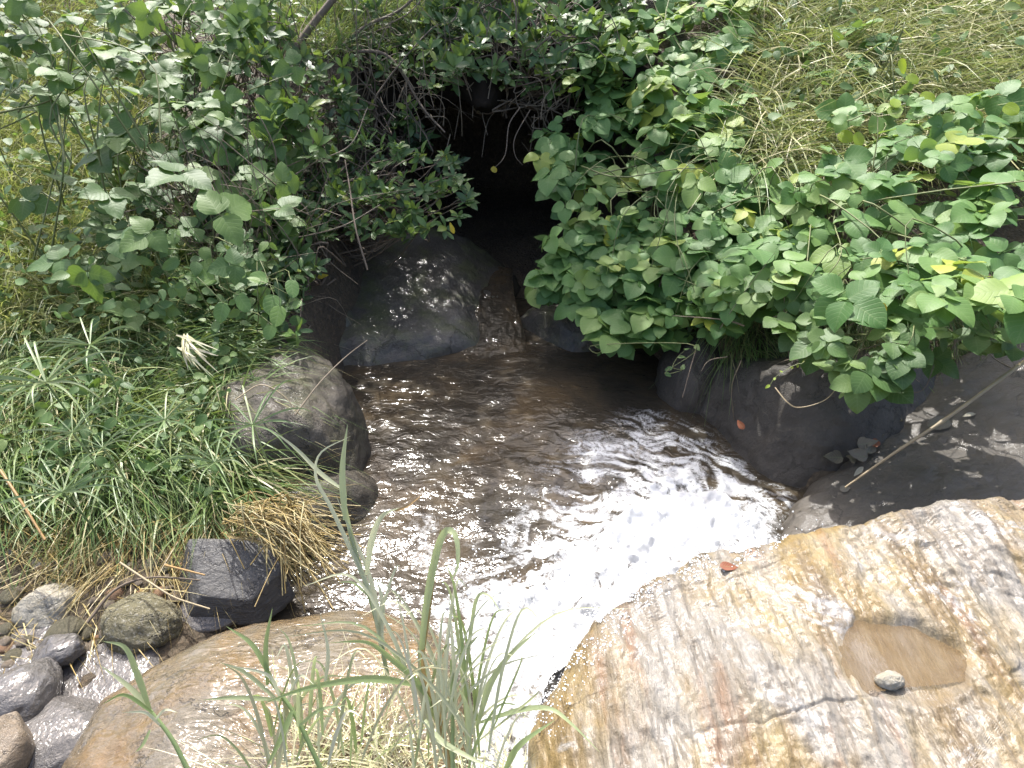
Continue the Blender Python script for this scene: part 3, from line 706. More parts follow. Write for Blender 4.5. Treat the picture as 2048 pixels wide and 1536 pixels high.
# spray: droplets thrown up by the chute
bm = bmesh.new(); bmesh.ops.create_icosphere(bm, subdivisions=1, radius=1)
dv = np.array([v.co[:] for v in bm.verts]); df = np.array([[v.index for v in f.verts] for f in bm.faces]); bm.free()
nd = 900
tt = rng.random(nd); cx = np.where(tt < .55, rng.normal(.02, .16, nd), np.where(tt < .8, rng.normal(1.12, .10, nd), rng.normal(.5, .3, nd)))
cy = np.where(tt < .55, rng.normal(1.85, .16, nd), np.where(tt < .8, rng.normal(2.12, .14, nd), rng.normal(2.2, .2, nd)))
cz = np.abs(rng.normal(0, .07, nd)) + .02
rr = np.exp(rng.normal(-5.9, .4, nd)); 
V = (dv[None] * rr[:, None, None] * np.array([1, 1, 1.3]) + np.stack([cx, cy, cz], -1)[:, None]).reshape(-1, 3)
FOAMMAT = N('spray_drops'); FOAMMAT.set(FOAMMAT.b, Base_Color=(.8, .82, .82, 1), Roughness=.2)
tag(link('spray', npmesh('spray', V, (df[None] + (np.arange(nd) * len(dv))[:, None, None]).reshape(-1, 3), [FOAMMAT.m])), 'white droplets splashing up round the foot of the chute', kind='stuff')

nd = 5200
u, v = sample_poly([(1075, 1340), (1180, 1215), (1300, 1135), (1420, 1090), (1580, 1068), (1540, 1110), (1400, 1160), (1290, 1230), (1190, 1330), (1120, 1470), (1068, 1480)], nd)
d = np.full(nd, 1.2); r = ray(u, v)
for _ in range(60):
    p = CAM + r * d[:, None]; d = d + np.clip((p[:, 2] - slab_top(p[:, 0], p[:, 1])) * .6, 0, .2)
p = CAM + r * d[:, None]
ed = np.abs(v - np.interp(u, rear_u, rear_v)); keep = (rng.random(nd) < np.exp(-ed / 55)) & (fbm(p * 14, 3) > -.25)
p = p[keep]; nd = len(p); rr = np.exp(rng.normal(-6.6, .45, nd))
V = (dv[None] * rr[:, None, None] * np.array([1.3, 1.3, .45]) + p[:, None]).reshape(-1, 3)
tag(link('splash_foam', npmesh('splash_foam', V, (df[None] + (np.arange(nd) * len(dv))[:, None, None]).reshape(-1, 3), [FOAMMAT.m])), 'white splashed foam flecks on the wet rear edge of the ochre slab', kind='stuff')

# ------------------------------------------------------------------ grass on the banks (mass)
def grass_mass(name, label, polys, n, mat, L, W, lean, droop, maxd=9.0, clump=0.0, up=1.0, zoff=0.0, segs=5, coh=4.0):
    """blades rooted on the terrain where these picture areas fall on it"""
    Ps = []
    for poly, share in polys:
        u, v = sample_poly(poly, int(n * share))
        d = np.full(len(u), 1.5); r = ray(u, v)
        for _ in range(90):                      # march the ray to the terrain
            p = CAM + r * d[:, None]; h = p[:, 2] - surf(p[:, 0], p[:, 1], False) - zoff
            d = d + np.clip(h * .55, 0.0, .3)
        p = CAM + r * d[:, None]; Ps.append(p[d < maxd])
    P = np.vstack(Ps); k = len(P)
    P[:, :2] += rng.normal(size=(k, 2)) * .05; P[:, 2] = surf(P[:, 0], P[:, 1]) - .02
    cl = fbm(P2(P[:, 0] * 4, P[:, 1] * 4, 3), 3)
    a = fbm(P2(P[:, 0] * 1.5, P[:, 1] * 1.5, 8), 2) * coh + rng.normal(size=k) * (1.0 if coh > 2 else 1.8)
    D = np.stack([np.cos(a) * lean[0] + lean[1], np.sin(a) * lean[0] + lean[2], np.full(k, up)], -1) + rng.normal(size=(k, 3)) * .18
    Ln = rng.uniform(L[0], L[1], k) * (1 + .35 * cl)
    rn = np.clip(rng.beta(2, 2, k) + .35 * fbm(P2(P[:, 0] * 2, P[:, 1] * 2, 5), 2), 0, .999)
    V, Fc, rr, uv = blades(P, D, Ln, rng.uniform(W[0], W[1], k), rng.uniform(droop[0], droop[1], k), rn, segs)
    return tag(link(name, npmesh(name, V, Fc, [mat], rnd=rr, uv=uv)), label, kind='stuff')
grass_mass('hillside_grass', 'pale seeding grass bending over the sunny hillside behind the vines', [([(1520, -60), (2110, -60), (2110, 330), (1750, 330), (1560, 400), (1470, 380), (1480, 200)], 1.0)],
           13000, HAYGRASS, (.2, .8), (.005, .015), (.9, -.1, -.35), (.2, .9), coh=1.5)
grass_mass('bank_grass', 'yellow green grass on the left bank behind the leafy vines', [([(-60, -60), (300, -60), (300, 300), (400, 640), (-60, 680)], 1.0)], 15000, BANKGRASS, (.22, .55), (.005, .011), (.5, .1, -.35), (.25, .8))
grass_mass('low_grass', 'short mixed grass and stems on the left bank above the straw', [([(-60, 600), (440, 600), (520, 730), (475, 860), (480, 1010), (-60, 1010)], 1.0)], 12500, GRASS, (.16, .46), (.005, .013), (1.0, .15, -.25), (.3, 1.1), coh=2.5)
grass_mass('straw', 'flattened yellow straw lying along the foot of the left bank', [([(-60, 980), (500, 985), (600, 1010), (560, 1090), (300, 1110), (-60, 1090)], .88), ([(-60, 1080), (420, 1090), (380, 1190), (200, 1260), (-60, 1300)], .12)], 4200, STRAW, (.15, .45), (.0025, .006), (1.2, .35, -.15), (.05, .3), up=.22)
grass_mass('back_grass', 'rough grass under the shrubs above the hollow', [([(380, -60), (850, -60), (850, 120), (500, 120)], 1.0)], 4500, GRASS, (.25, .5), (.005, .011), (.6, 0, -.3), (.2, .6), maxd=12)
grass_mass('shade_grass', 'dark grass hanging over the right rocks below the vines', [([(1430, 560), (2100, 560), (2100, 760), (1850, 740), (1600, 720), (1420, 690)], 1.0)], 3500, GRASS, (.15, .35), (.003, .008), (.5, -.2, -.9), (.5, 1.1), up=.5)
# herb leaves among the low grass
def herbs(name, label, poly, n, tmpl, mat, size, h):
    u, v = sample_poly(poly, n); d = np.full(n, 1.5); r = ray(u, v)
    for _ in range(80):
        p = CAM + r * d[:, None]; d = d + np.clip((p[:, 2] - terrain(p[:, 0], p[:, 1], False) - h * .5) * .55, 0, .3)
    P = CAM + r * d[:, None]; P[:, 2] = terrain(P[:, 0], P[:, 1]) + rng.uniform(.01, h, n) * (1 + .6 * fbm(P2(P[:, 0] * 4, P[:, 1] * 4, 2), 2))
    return tag(leaf_mass(name, tmpl, mat, P, orient(P, .8, .4, .45), rng.uniform(*size, n)), label)
herbs('ground_herbs', 'small leafy herbs mixed through the left bank grass', [(-60, 600), (480, 600), (500, 720), (440, 860), (450, 1000), (-60, 1000)], 550, SML, HERB, (.03, .075), .22)
herbs('hillside_herbs', 'scattered weeds among the hillside grass', [(1520, -60), (2110, -60), (2110, 200), (1750, 260), (1500, 330)], 260, SML, HERB, (.05, .12), .5)
herbs('bank_herbs', 'mixed small leaves under the vines of the upper left bank', [(-60, -60), (420, -60), (620, 300), (600, 660), (-60, 640)], 1300, SML, KUDZU_PALE, (.04, .10), .45)

# ------------------------------------------------------------------ plants
def tdepth(u, v):
    d = np.full(len(u), 1.8); r = ray(u, v)
    for _ in range(90):
        p = CAM + r * d[:, None]; d = d + np.clip((p[:, 2] - surf(p[:, 0], p[:, 1], False)) * .5, 0, .25)
    return d
def stems(parent, P, root, mat, r0=.004, n=None, sag=.15, name='stem', sides=4, samples=12):
    mb = MB(); L = np.array(parent.location)
    root = np.asarray(root, float)
    for k in range(len(P)):
        r = root[k % len(root)] if root.ndim == 2 else root
        a, b = r + rng.normal(size=3) * .06, P[k]
        m1 = a + (b - a) * .35 + rng.normal(size=3) * .13 + [0, 0, sag]; m2 = a + (b - a) * .72 + rng.normal(size=3) * .10 + [0, 0, sag]
        v, f = tube(spline([a, m1, m2, b], samples), np.linspace(r0 * 1.6, r0 * .5, samples), sides); mb.add(v, f, rng.random())
    return link(name, mb.mesh(name, [mat], L), parent)
def vine(name, label, poly, depth, n, size, base, group=None, thick=.30, tmpl=TRI, mat=KUDZU, up=.9, cam_=.32, jit=.30, nstem=40, extra=None, cat='vine'):
    t = thing(name, label, cat, base, group)
    u, v = sample_poly(poly, n); d = idw(u, v, depth) + rng.exponential(thick * .5, n).clip(0, thick * 2.2) - .05
    # lumps: clumps of leaves stand proud of the rest
    d -= .16 * fbm(np.stack([u / 95, v / 95, np.full(n, 3.0)], -1), 3)
    if extra is not None:
        e = np.asarray(extra, float); u = np.r_[e[:, 0], u][:n]; v = np.r_[e[:, 1], v][:n]; d = np.r_[e[:, 2] - .12, d][:n]
    d = np.minimum(d, tdepth(u, v) - .08 - .34 * rng.random(n))
    P = at(u, v, d); sz = rng.uniform(size[0], size[1], n) * (1 - .25 * np.clip(fbm(np.stack([u / 120, v / 120, np.full(n, 9.0)], -1), 2), -1, 1))
    if extra is not None: sz[:len(e)] = e[:, 3] * 1.6
    leaf_objs(t, tmpl, mat, P, orient(P, up, cam_, jit), sz)
    q = rng.choice(n, min(nstem, n), False)
    stems(t, P[q] - [0, 0, .04], np.asarray(base) + rng.normal(size=(6, 3)) * .2, STEM, .0035)
    return t
DA = [(2270, 250, 4.0), (2270, 600, 2.6), (1560, 250, 4.3), (1750, 200, 4.2), (2040, 180, 4.2), (1600, 420, 3.75), (1850, 380, 3.6), (2040, 380, 3.5), (1560, 560, 3.35), (1750, 560, 3.05), (1900, 600, 2.8), (2040, 600, 2.7), (1750, 720, 2.95)]
vine('big_leaf_vine', 'big bright leaved vine mound heaped on the right bank', [(1560, 430), (1640, 300), (1690, 210), (1830, 170), (2090, 170), (2280, 190), (2280, 640), (2090, 650), (1960, 690), (1900, 610), (1800, 660), (1690, 640), (1560, 560), (1510, 500)], DA, 300, (.075, .17), (2.0, 3.7, .7), nstem=30)
vine('big_leaf_vine', 'hanging trails of vine leaves over the shaded right rocks', [(1520, 540), (1700, 620), (1960, 660), (2090, 650), (2090, 700), (1960, 720), (1800, 720), (1760, 770), (1680, 760), (1560, 650), (1480, 620)], DA, 60, (.075, .13), (1.9, 3.4, .6), thick=.2, nstem=10, mat=KUDZU_PALE)
DB = [(1080, 560, 4.3), (1150, 300, 4.75), (1250, 230, 5.0), (1400, 300, 4.6), (1500, 420, 4.2), (1200, 450, 4.4), (1300, 560, 4.05), (1430, 600, 3.65), (1230, 680, 4.0), (1550, 560, 3.75)]
vine('cascading_vine', 'curtain of vine leaves hanging beside the right of the dark hollow', [(1075, 330), (1090, 250), (1180, 200), (1290, 230), (1420, 270), (1500, 330), (1560, 430), (1540, 560), (1500, 640), (1400, 640), (1280, 690), (1200, 640), (1120, 560), (1070, 600), (1060, 540), (1110, 480), (1110, 400)], DB, 300, (.075, .165), (1.0, 4.6, .7), nstem=30)
vine('cascading_vine', 'lower fringe of the leaf curtain hanging close above the pool', [(1080, 470), (1200, 420), (1350, 480), (1520, 520), (1520, 620), (1420, 660), (1300, 700), (1220, 690), (1130, 590), (1075, 610)], DB, 170, (.075, .15), (1.1, 4.4, .6), nstem=12)
vine('linking_vine', 'vine leaves filling the dip between the leaf curtain and the right mound', [(1440, 330), (1560, 330), (1640, 420), (1640, 600), (1520, 600), (1430, 460)], [(1500, 380, 4.35), (1600, 500, 3.75), (1500, 560, 3.8)], 110, (.075, .15), (1.5, 4.1, .7), nstem=12)
DC = [(1100, 100, 5.6), (1300, 60, 5.9), (1450, 60, 5.9), (1300, 220, 5.2), (1450, 220, 5.2)]
vine('upper_vine', 'darker vine leaves climbing at the top centre above the leaf curtain', [(1140, -40), (1300, -60), (1500, -60), (1500, 120), (1470, 290), (1330, 290), (1200, 250), (1120, 160)], DC, 280, (.09, .18), (1.3, 5.8, 1.2), mat=KUDZU, nstem=20)
vine('single_sprays', 'few vine leaves poking through the seeding hillside grass', [(1620, 60), (1720, 40), (1830, 100), (1760, 240), (1640, 230)], [(1700, 130, 4.9)], 16, (.10, .14), (2.4, 4.8, 1.2), thick=.1, nstem=10)
EL = [(365, 345, 3.55, .125), (440, 430, 3.5, .125), (565, 365, 3.9, .085), (555, 420, 3.8, .09), (265, 255, 3.8, .11), (235, 275, 3.75, .10), (100, 345, 3.9, .12), (195, 310, 3.85, .11), (215, 385, 3.6, .10), (480, 50, 4.5, .10), (500, 35, 4.5, .09), (190, 155, 4.4, .09), (260, 95, 4.5, .09), (450, 190, 4.2, .09), (420, 130, 4.3, .08), (230, 480, 3.5, .09), (300, 465, 3.5, .09), (175, 545, 3.5, .09), (120, 520, 3.6, .09), (50, 400, 3.9, .09), (240, 175, 4.2, .09), (470, 530, 3.4, .07), (330, 160, 4.2, .08), (590, 130, 4.2, .08)]
DL = [(60, 100, 4.8), (300, 60, 4.8), (150, 350, 4.2), (400, 300, 3.9), (550, 400, 4.0), (300, 560, 3.6), (80, 560, 3.8), (520, 620, 3.6)]
vine('lobed_vine', 'broad dull green lobed vine leaves scattered over the left bank', [(150, 60), (250, 0), (560, 0), (620, 200), (600, 420), (520, 560), (300, 640), (120, 600), (170, 350)], DL, 260, (.075, .145), (-2.2, 4.2, .7), tmpl=TRIL, mat=KUDZU_PALE, thick=.45, up=.75, cam_=.5, extra=EL, nstem=45)
vine('dark_corner_vine', 'dark shaded leaves hanging in the top left picture corner', [(-30, -30), (230, -30), (260, 120), (160, 230), (60, 260), (-30, 200)], [(100, 80, 3.6)], 80, (.075, .12), (-2.6, 3.6, 1.0), mat=KUDZU_PALE, thick=.5, nstem=20)
# round ribbed leaves
t = thing('yam_vine', 'pale ribbed round leaves twining at the left of the dappled boulder', 'vine', (-1.6, 3.4, .4))
pts = np.array([(430, 560, 3.35, .115), (448, 607, 3.3, .10), (477, 590, 3.35, .11), (535, 555, 3.4, .10), (582, 560, 3.4, .10), (548, 590, 3.35, .11), (560, 612, 3.3, .11), (545, 650, 3.3, .08), (600, 600, 3.4, .06), (470, 520, 3.4, .07), (490, 545, 3.4, .07), (415, 395, 3.6, .1)])
P = at(pts[:, 0], pts[:, 1], pts[:, 2]); leaf_objs(t, YAM, YAMLEAF, P, orient(P, .45, .9, .25), pts[:, 3]); stems(t, P, (-1.6, 3.4, .4), STEM, .003)
# lime new leaves and yellow leaf among the vines (parts of no single mound: sprays of their own)
for (lb, pts) in (('bright lime young leaves standing up at the top of the right vine mound', [(1800, 118, 4.3, .10), (1815, 150, 4.3, .09), (1840, 190, 4.2, .10), (1680, 265, 4.1, .10), (1715, 292, 4.0, .10), (1790, 215, 4.2, .10), (2010, 210, 4.0, .10), (2010, 330, 3.8, .11), (1880, 330, 3.9, .08), (1890, 385, 3.8, .08), (1600, 350, 3.9, .08), (1850, 205, 4.1, .08)]),
                  ('lime leaves at the end of a shoot beside the dark hollow top', [(1150, 155, 4.9, .12), (1160, 175, 4.9, .10), (1080, 130, 5.0, .08)]),
                  ('lime tendril with tiny leaves curling over the smooth grey boulder', [(1540, 770, 3.15, .028), (1550, 755, 3.15, .02), (1565, 745, 3.15, .02), (1580, 735, 3.15, .02), (1595, 728, 3.15, .02), (1610, 720, 3.15, .02)]),
                  ('small bright green shoot hanging under the vines at the right picture edge', [(1945, 655, 2.9, .03), (1955, 668, 2.9, .035), (1945, 680, 2.9, .035), (1960, 690, 2.9, .035), (1950, 700, 2.9, .03), (1965, 705, 2.9, .03), (1935, 672, 2.9, .03)]),
                  ('small round leaved shoot dangling below the vines above the inclined slab', [(1680, 765, 3.0, .04), (1700, 760, 3.0, .045), (1710, 775, 3.0, .045), (1690, 785, 3.0, .04), (1705, 795, 3.0, .035), (1720, 770, 3.0, .035)]),
                  ('pale green shoots trailing to the water at the right of the pool', [(1370, 700, 3.7, .05), (1355, 715, 3.7, .05), (1345, 735, 3.65, .045), (1365, 740, 3.65, .045), (1330, 745, 3.65, .04), (1390, 690, 3.7, .05), (1190, 690, 3.95, .035), (1200, 705, 3.95, .03)])):
    a = np.array(pts); P = at(a[:, 0], a[:, 1], a[:, 2]); root = at(a[-1, 0] + 25, a[-1, 1] - 60, a[-1, 2] + .25)
    t = thing('vine_shoot', lb, 'vine shoot', root); leaf_objs(t, SML if a[0, 3] < .06 else YAM, LIMELEAF if a[0, 3] > .06 or 'lime' in lb else HERB, P, orient(P, .7, .5, .3), a[:, 3])
    mb = MB()
    if a[0, 3] < .06:
        v, f = tube(spline(np.vstack([P, root[None]]), 40), np.linspace(.0012, .003, 40), 4); mb.add(v, f)
    else:
        for k in range(len(P)):
            v, f = tube(spline([P[k], P[k] + [rng.normal() * .02, .05, -.09], P[k] + [rng.normal() * .05, .12, -.22]], 8), .0025, 4); mb.add(v, f)
    link('stem', mb.mesh('stem', [STEM], root), t)

def shrub(name, label, poly, depth, nros, leafL, base, thick=.4, mat=SHRUB, per=(5, 9), spread=(.25, .9), upw=.7, camw=.5, twig=TWIG, maxobj=300, nstem=None):
    t = thing(name, label, 'shrub', base)
    u, v = sample_poly(poly, nros); d = idw(u, v, depth) + rng.exponential(thick * .5, nros).clip(0, thick * 2)
    d = np.minimum(d, tdepth(u, v) - .06 - .3 * rng.random(nros))
    C = at(u, v, d); Ax = norm(np.array([0, 0, 1.0]) * upw + norm(CAM - C) * camw + rng.normal(size=(nros, 3)) * .4)
    P, R, s_ = [], [], []
    for k in range(nros):
        m_ = int(rng.integers(*per)); a0 = rng.uniform(0, 6.28)
        e1 = norm(np.cross(Ax[k], [.3, .2, .9])); e2 = np.cross(Ax[k], e1)
        for j in range(m_):
            an = a0 + j * 2.4 ; el = rng.uniform(*spread)
            dr = (math.cos(an) * e1 + math.sin(an) * e2) * math.cos(el) + Ax[k] * math.sin(el)
            nr = Ax[k] * math.cos(el) - (math.cos(an) * e1 + math.sin(an) * e2) * math.sin(el) + rng.normal(size=3) * .2
            P.append(C[k] - Ax[k] * j * .006); R.append(frames(nr, dr)); s_.append(rng.uniform(*leafL) * (1 - .04 * j * rng.random()))
    P, R, s_ = np.array(P), np.array(R), np.array(s_)
    o = np.argsort(np.linalg.norm(P - CAM, axis=1)); a, b = o[:maxobj], o[maxobj:]
    leaf_objs(t, SHR, mat, P[a], R[a], s_[a])
    if len(b): leaf_mass('foliage', SHR3, mat, P[b], R[b], s_[b], t, base)
    q = rng.choice(nros, min(nstem or nros, nros), False)
    stems(t, C[q], np.asarray(base) + rng.normal(size=(5, 3)) * [.12, .12, .05], twig, .0055, sag=.0, name='branch')
    return t
shrub('leafy_shrub', 'glossy shrub of narrow leaves leaning over the dappled boulder', [(640, 330), (690, 250), (800, 290), (900, 310), (945, 380), (940, 440), (880, 470), (760, 480), (690, 460), (640, 480), (600, 420)], [(700, 300, 4.5), (900, 380, 4.45), (650, 450, 4.2), (800, 460, 4.25)], 110, (.07, .12), (-1.35, 4.75, .5), thick=.3)
shrub('whorled_shrub', 'taller shrub with whorls of pale green leaves left of centre', [(370, 90), (470, 60), (600, 60), (620, 200), (640, 300), (600, 330), (560, 420), (480, 330), (430, 280), (360, 180)], [(400, 120, 4.3), (560, 100, 4.3), (520, 280, 4.0), (590, 400, 4.0)], 60, (.10, .15), (-1.7, 4.5, .6), thick=.35, per=(7, 11))
shrub('hanging_shrub', 'narrow leaved branches hanging down left of the dappled boulder', [(480, 420), (600, 400), (640, 480), (620, 600), (590, 690), (530, 640), (500, 540)], [(560, 500, 4.0), (580, 650, 3.9)], 40, (.08, .13), (-1.5, 4.3, .5), thick=.3)
shrub('upper_shrub', 'sunlit glossy shrub crown along the top above the dark hollow', [(880, 0), (1000, -40), (1260, -40), (1300, 60), (1260, 150), (1130, 190), (1060, 200), (1000, 165), (930, 170), (870, 160), (820, 60)], [(900, 60, 5.2), (1100, 20, 5.5), (1250, 60, 5.5), (1100, 170, 5.0), (930, 190, 4.95)], 240, (.10, .15), (.1, 5.8, 1.3), thick=.5)
shrub('tangled_shrub', 'tangled shrub with few leaves and bare twigs at the top left of centre', [(560, -40), (900, -40), (900, 130), (860, 280), (700, 270), (620, 240), (590, 100)], [(650, 50, 5.0), (850, 50, 5.2), (700, 230, 5.0), (850, 250, 5.1)], 120, (.08, .13), (-1.0, 5.6, .9), thick=.7, mat=SHRUB)
shrub('left_top_shrub', 'leafy shrub tops crowding the upper edge left of centre', [(230, -40), (600, -40), (560, 110), (380, 120), (250, 80)], [(300, 20, 4.9), (550, 20, 4.9)], 70, (.08, .12), (-2.0, 5.3, 1.0), thick=.5)
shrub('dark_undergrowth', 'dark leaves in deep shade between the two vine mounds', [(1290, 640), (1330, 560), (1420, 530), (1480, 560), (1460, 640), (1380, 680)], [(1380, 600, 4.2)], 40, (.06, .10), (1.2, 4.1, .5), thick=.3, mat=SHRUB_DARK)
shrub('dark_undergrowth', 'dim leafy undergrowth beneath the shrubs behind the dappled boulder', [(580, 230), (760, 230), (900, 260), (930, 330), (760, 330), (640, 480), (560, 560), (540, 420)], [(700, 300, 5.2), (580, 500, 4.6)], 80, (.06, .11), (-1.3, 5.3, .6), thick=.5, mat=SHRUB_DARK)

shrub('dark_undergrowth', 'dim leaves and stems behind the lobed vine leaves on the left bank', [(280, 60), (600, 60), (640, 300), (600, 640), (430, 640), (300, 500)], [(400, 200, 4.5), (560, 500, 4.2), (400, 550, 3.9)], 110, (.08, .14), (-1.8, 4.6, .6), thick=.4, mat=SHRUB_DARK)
# tall shrubs whose crowns rise above the top of the view and shade the pool
def crown(name, label, base, boxes, n, leafL, mat=SHRUB):
    t = thing(name, label, 'shrub', base); B = np.asarray(base, float)
    Cs = []; tot = sum(b[6] for b in boxes)
    for (x, y, z, rx_, ry_, rz_, wt) in boxes:
        k = int(n * wt / tot); q = norm(rng.normal(size=(k, 3))) * (rng.random((k, 1)) ** .45); Cs.append(q * [rx_, ry_, rz_] + [x, y, z])
    C = np.vstack(Cs); keep = fbm(C * 2.6, 3) > -.2; C = C[keep]; n = len(C)
    leaf_mass('foliage', SHR3, mat, C, frames(norm(np.array([0, 0, .8]) + rng.normal(size=(n, 3)) * .55), rng.normal(size=(n, 3))), rng.uniform(*leafL, n), t, B)
    stems(t, C[rng.choice(n, 26, False)], B + rng.normal(size=(4, 3)) * .1, TWIG, .014, sag=.1, name='branch', samples=16)
crown('tall_shrub', 'tall leafy shrub behind the hollow, its crown rising past the top edge', (-.6, 6.6, 1.8), [(-.9, 6.1, 3.4, 1.0, .6, .8, 1), (-1.0, 6.0, 4.6, .95, .6, .8, 1), (-.3, 6.1, 4.0, .9, .6, 1.0, 1.1), (.1, 6.1, 3.3, .7, .6, .8, .8), (-.15, 6.0, 4.9, .75, .5, .5, .6)], 4300, (.09, .15))

# ------------------------------------------------------------------ bare branches, tendrils
def branch(name, label, pts, r0, r1, mat=TWIG, cat='branch', n=26):
    P = spline(at(*np.array(pts, float).T), n); v, f = tube(P, np.linspace(r0, r1, n), 7)
    return tag(centred(name, v, f, [mat], base=P[0]), label, cat)
branch('bare_branch', 'thick grey bare branch slanting at the top left of centre', [(560, 150, 5.0), (610, 70, 5.0), (680, -20, 5.0), (720, -80, 5.1)], .030, .022)
branch('bare_branch', 'long arched brown branch above the glossy leaning shrub', [(690, 105, 5.0), (760, 105, 5.0), (800, 140, 5.0), (845, 215, 4.95), (890, 265, 4.9)], .014, .006)
branch('bare_branch', 'curved branch rising from the arch towards the top edge', [(610, 260, 5.0), (660, 130, 5.0), (720, 60, 5.1), (800, 20, 5.2), (850, -30, 5.3)], .016, .009)
branch('bare_twig', 'thin pale twig crossing the dark gap left of centre', [(520, 400, 4.1), (620, 330, 4.1), (700, 290, 4.15), (735, 215, 4.3)], .005, .003, TWIGPALE, 'twig')
branch('bare_twig', 'crooked twig dangling in the dark hollow with yellow leaf tip', [(1040, 215, 4.9), (1018, 250, 4.9), (1010, 310, 4.85), (985, 340, 4.85)], .005, .002, TWIG, 'twig')
branch('bare_twig', 'short forked twig beside the crooked one in the hollow', [(1060, 220, 4.95), (1030, 275, 4.9), (1030, 310, 4.9), (1045, 330, 4.9)], .004, .002, TWIG, 'twig')
branch('bare_twig', 'thin straight root hanging at the top of the hollow', [(950, 120, 5.0), (948, 180, 5.0), (945, 235, 4.95)], .003, .002, TWIGPALE, 'twig')
branch('bare_twig', 'fine hanging twig between arched branch and hollow', [(845, 90, 4.9), (850, 150, 4.9), (868, 215, 4.85)], .004, .002, TWIGPALE, 'twig')
branch('bare_twig', 'bare twig lying across the lower shrub towards the dappled boulder', [(560, 480, 4.0), (620, 470, 4.0), (690, 450, 4.0), (760, 410, 4.1)], .005, .003, TWIGPALE, 'twig')
branch('bare_twig', 'thin bent stem standing before the dappled boulder', [(735, 540, 4.0), (712, 460, 4.0), (700, 380, 4.1), (690, 320, 4.2)], .006, .004, TWIG, 'twig')
branch('bare_twig', 'long dry twig leaning from mossy boulder over the pool', [(590, 830, 2.9), (640, 765, 3.0), (690, 715, 3.1), (735, 680, 3.15)], .004, .0015, TWIGPALE, 'twig')
branch('bare_twig', 'arched dry stem ending on the mossy boulder', [(470, 800, 2.8), (520, 770, 2.85), (565, 790, 2.85), (600, 830, 2.85)], .003, .002, STICK, 'twig')
branch('dry_stick', 'long pale stick lying across the stones of the left shore', [(240, 1125, 2.62), (300, 1165, 2.55), (350, 1195, 2.5), (420, 1218, 2.45)], .0045, .003, STICK, 'stick')
branch('dry_stick', 'dark forked stick between pale and olive stones', [(175, 1245, 2.5), (230, 1180, 2.56), (300, 1155, 2.6), (400, 1160, 2.6)], .006, .003, TWIG, 'stick')
branch('dry_stick', 'short reddish stick beside the slate stone', [(330, 1130, 2.62), (370, 1140, 2.58), (410, 1150, 2.55)], .005, .003, BROWNBLADE, 'stick')
branch('dry_stick', 'dead brown stem leaning at the left edge above the shore', [(0, 940, 2.7), (40, 1000, 2.65), (90, 1080, 2.6)], .006, .005, BROWNBLADE, 'stick')
branch('hanging_tendril', 'pale looping tendril in front of the smooth grey boulder', [(1550, 775, 3.1), (1575, 805, 3.05), (1600, 815, 3.05), (1650, 800, 3.05), (1680, 765, 3.1), (1720, 700, 3.15)], .003, .002, STICK, 'tendril', 40)
branch('hanging_tendril', 'dry tendril hanging to the water at the right pool edge', [(1395, 690, 3.7), (1380, 740, 3.65), (1365, 795, 3.6)], .004, .002, TWIG, 'tendril')
branch('hanging_tendril', 'thin bare tendril strung under the vines above the inclined slab', [(1740, 775, 3.05), (1820, 785, 3.0), (1850, 775, 3.0), (1868, 730, 3.0)], .003, .002, TWIG, 'tendril')
# small fine twig tangle (uncountable)
mb = MB()
for (poly, dep, n) in (([(580, 60), (900, 60), (930, 280), (700, 290), (590, 260)], 5.05, 130), ([(480, 300), (640, 420), (600, 690), (520, 680)], 4.1, 110), ([(900, 100), (1120, 150), (1130, 300), (1060, 240), (940, 230)], 5.1, 60), ([(1380, 640), (1700, 640), (2040, 700), (2040, 740), (1700, 740), (1400, 720)], 3.55, 30), ([(330, 380), (520, 330), (520, 640), (400, 620)], 4.0, 120)):
    u, v = sample_poly(poly, n)
    for k in range(n):
        p = at(u[k], v[k], dep + rng.normal() * .12); dr = norm(rng.normal(size=3) * [1, .5, 1]) if rng.random() < .5 else norm(np.array([rng.normal() * .35, -.2, 1.0]))
        L = rng.uniform(.15, .55); q = [p, p + dr * L * .5 + rng.normal(size=3) * .04, p + dr * L + rng.normal(size=3) * .06]
        vv, ff = tube(spline(q, 8), np.linspace(.004, .0015, 8) * rng.uniform(.5, 1.3), 4); mb.add(vv, ff, rng.random())
tag(link('twig_tangle', mb.mesh('twig_tangle', [TWIGPALE])), 'tangle of fine dry twigs under the shrubs and vines', kind='stuff')

# reed stalk over the inclined slab
P = spline(at([1690, 1790, 1900, 2060], [975, 905, 832, 715], [2.95, 2.92, 2.9, 2.95]), 60)
rr_ = np.linspace(.004, .009, 60) * (1 + .35 * np.exp(-((np.arange(60) % 15 - 7) / 1.0) ** 2))
v, f = tube(P, rr_, 8); tag(centred('reed_stalk', v, f, [STICK], base=P[0]), 'long pale jointed reed stalk leaning over the shaded inclined slab', 'reed stalk')

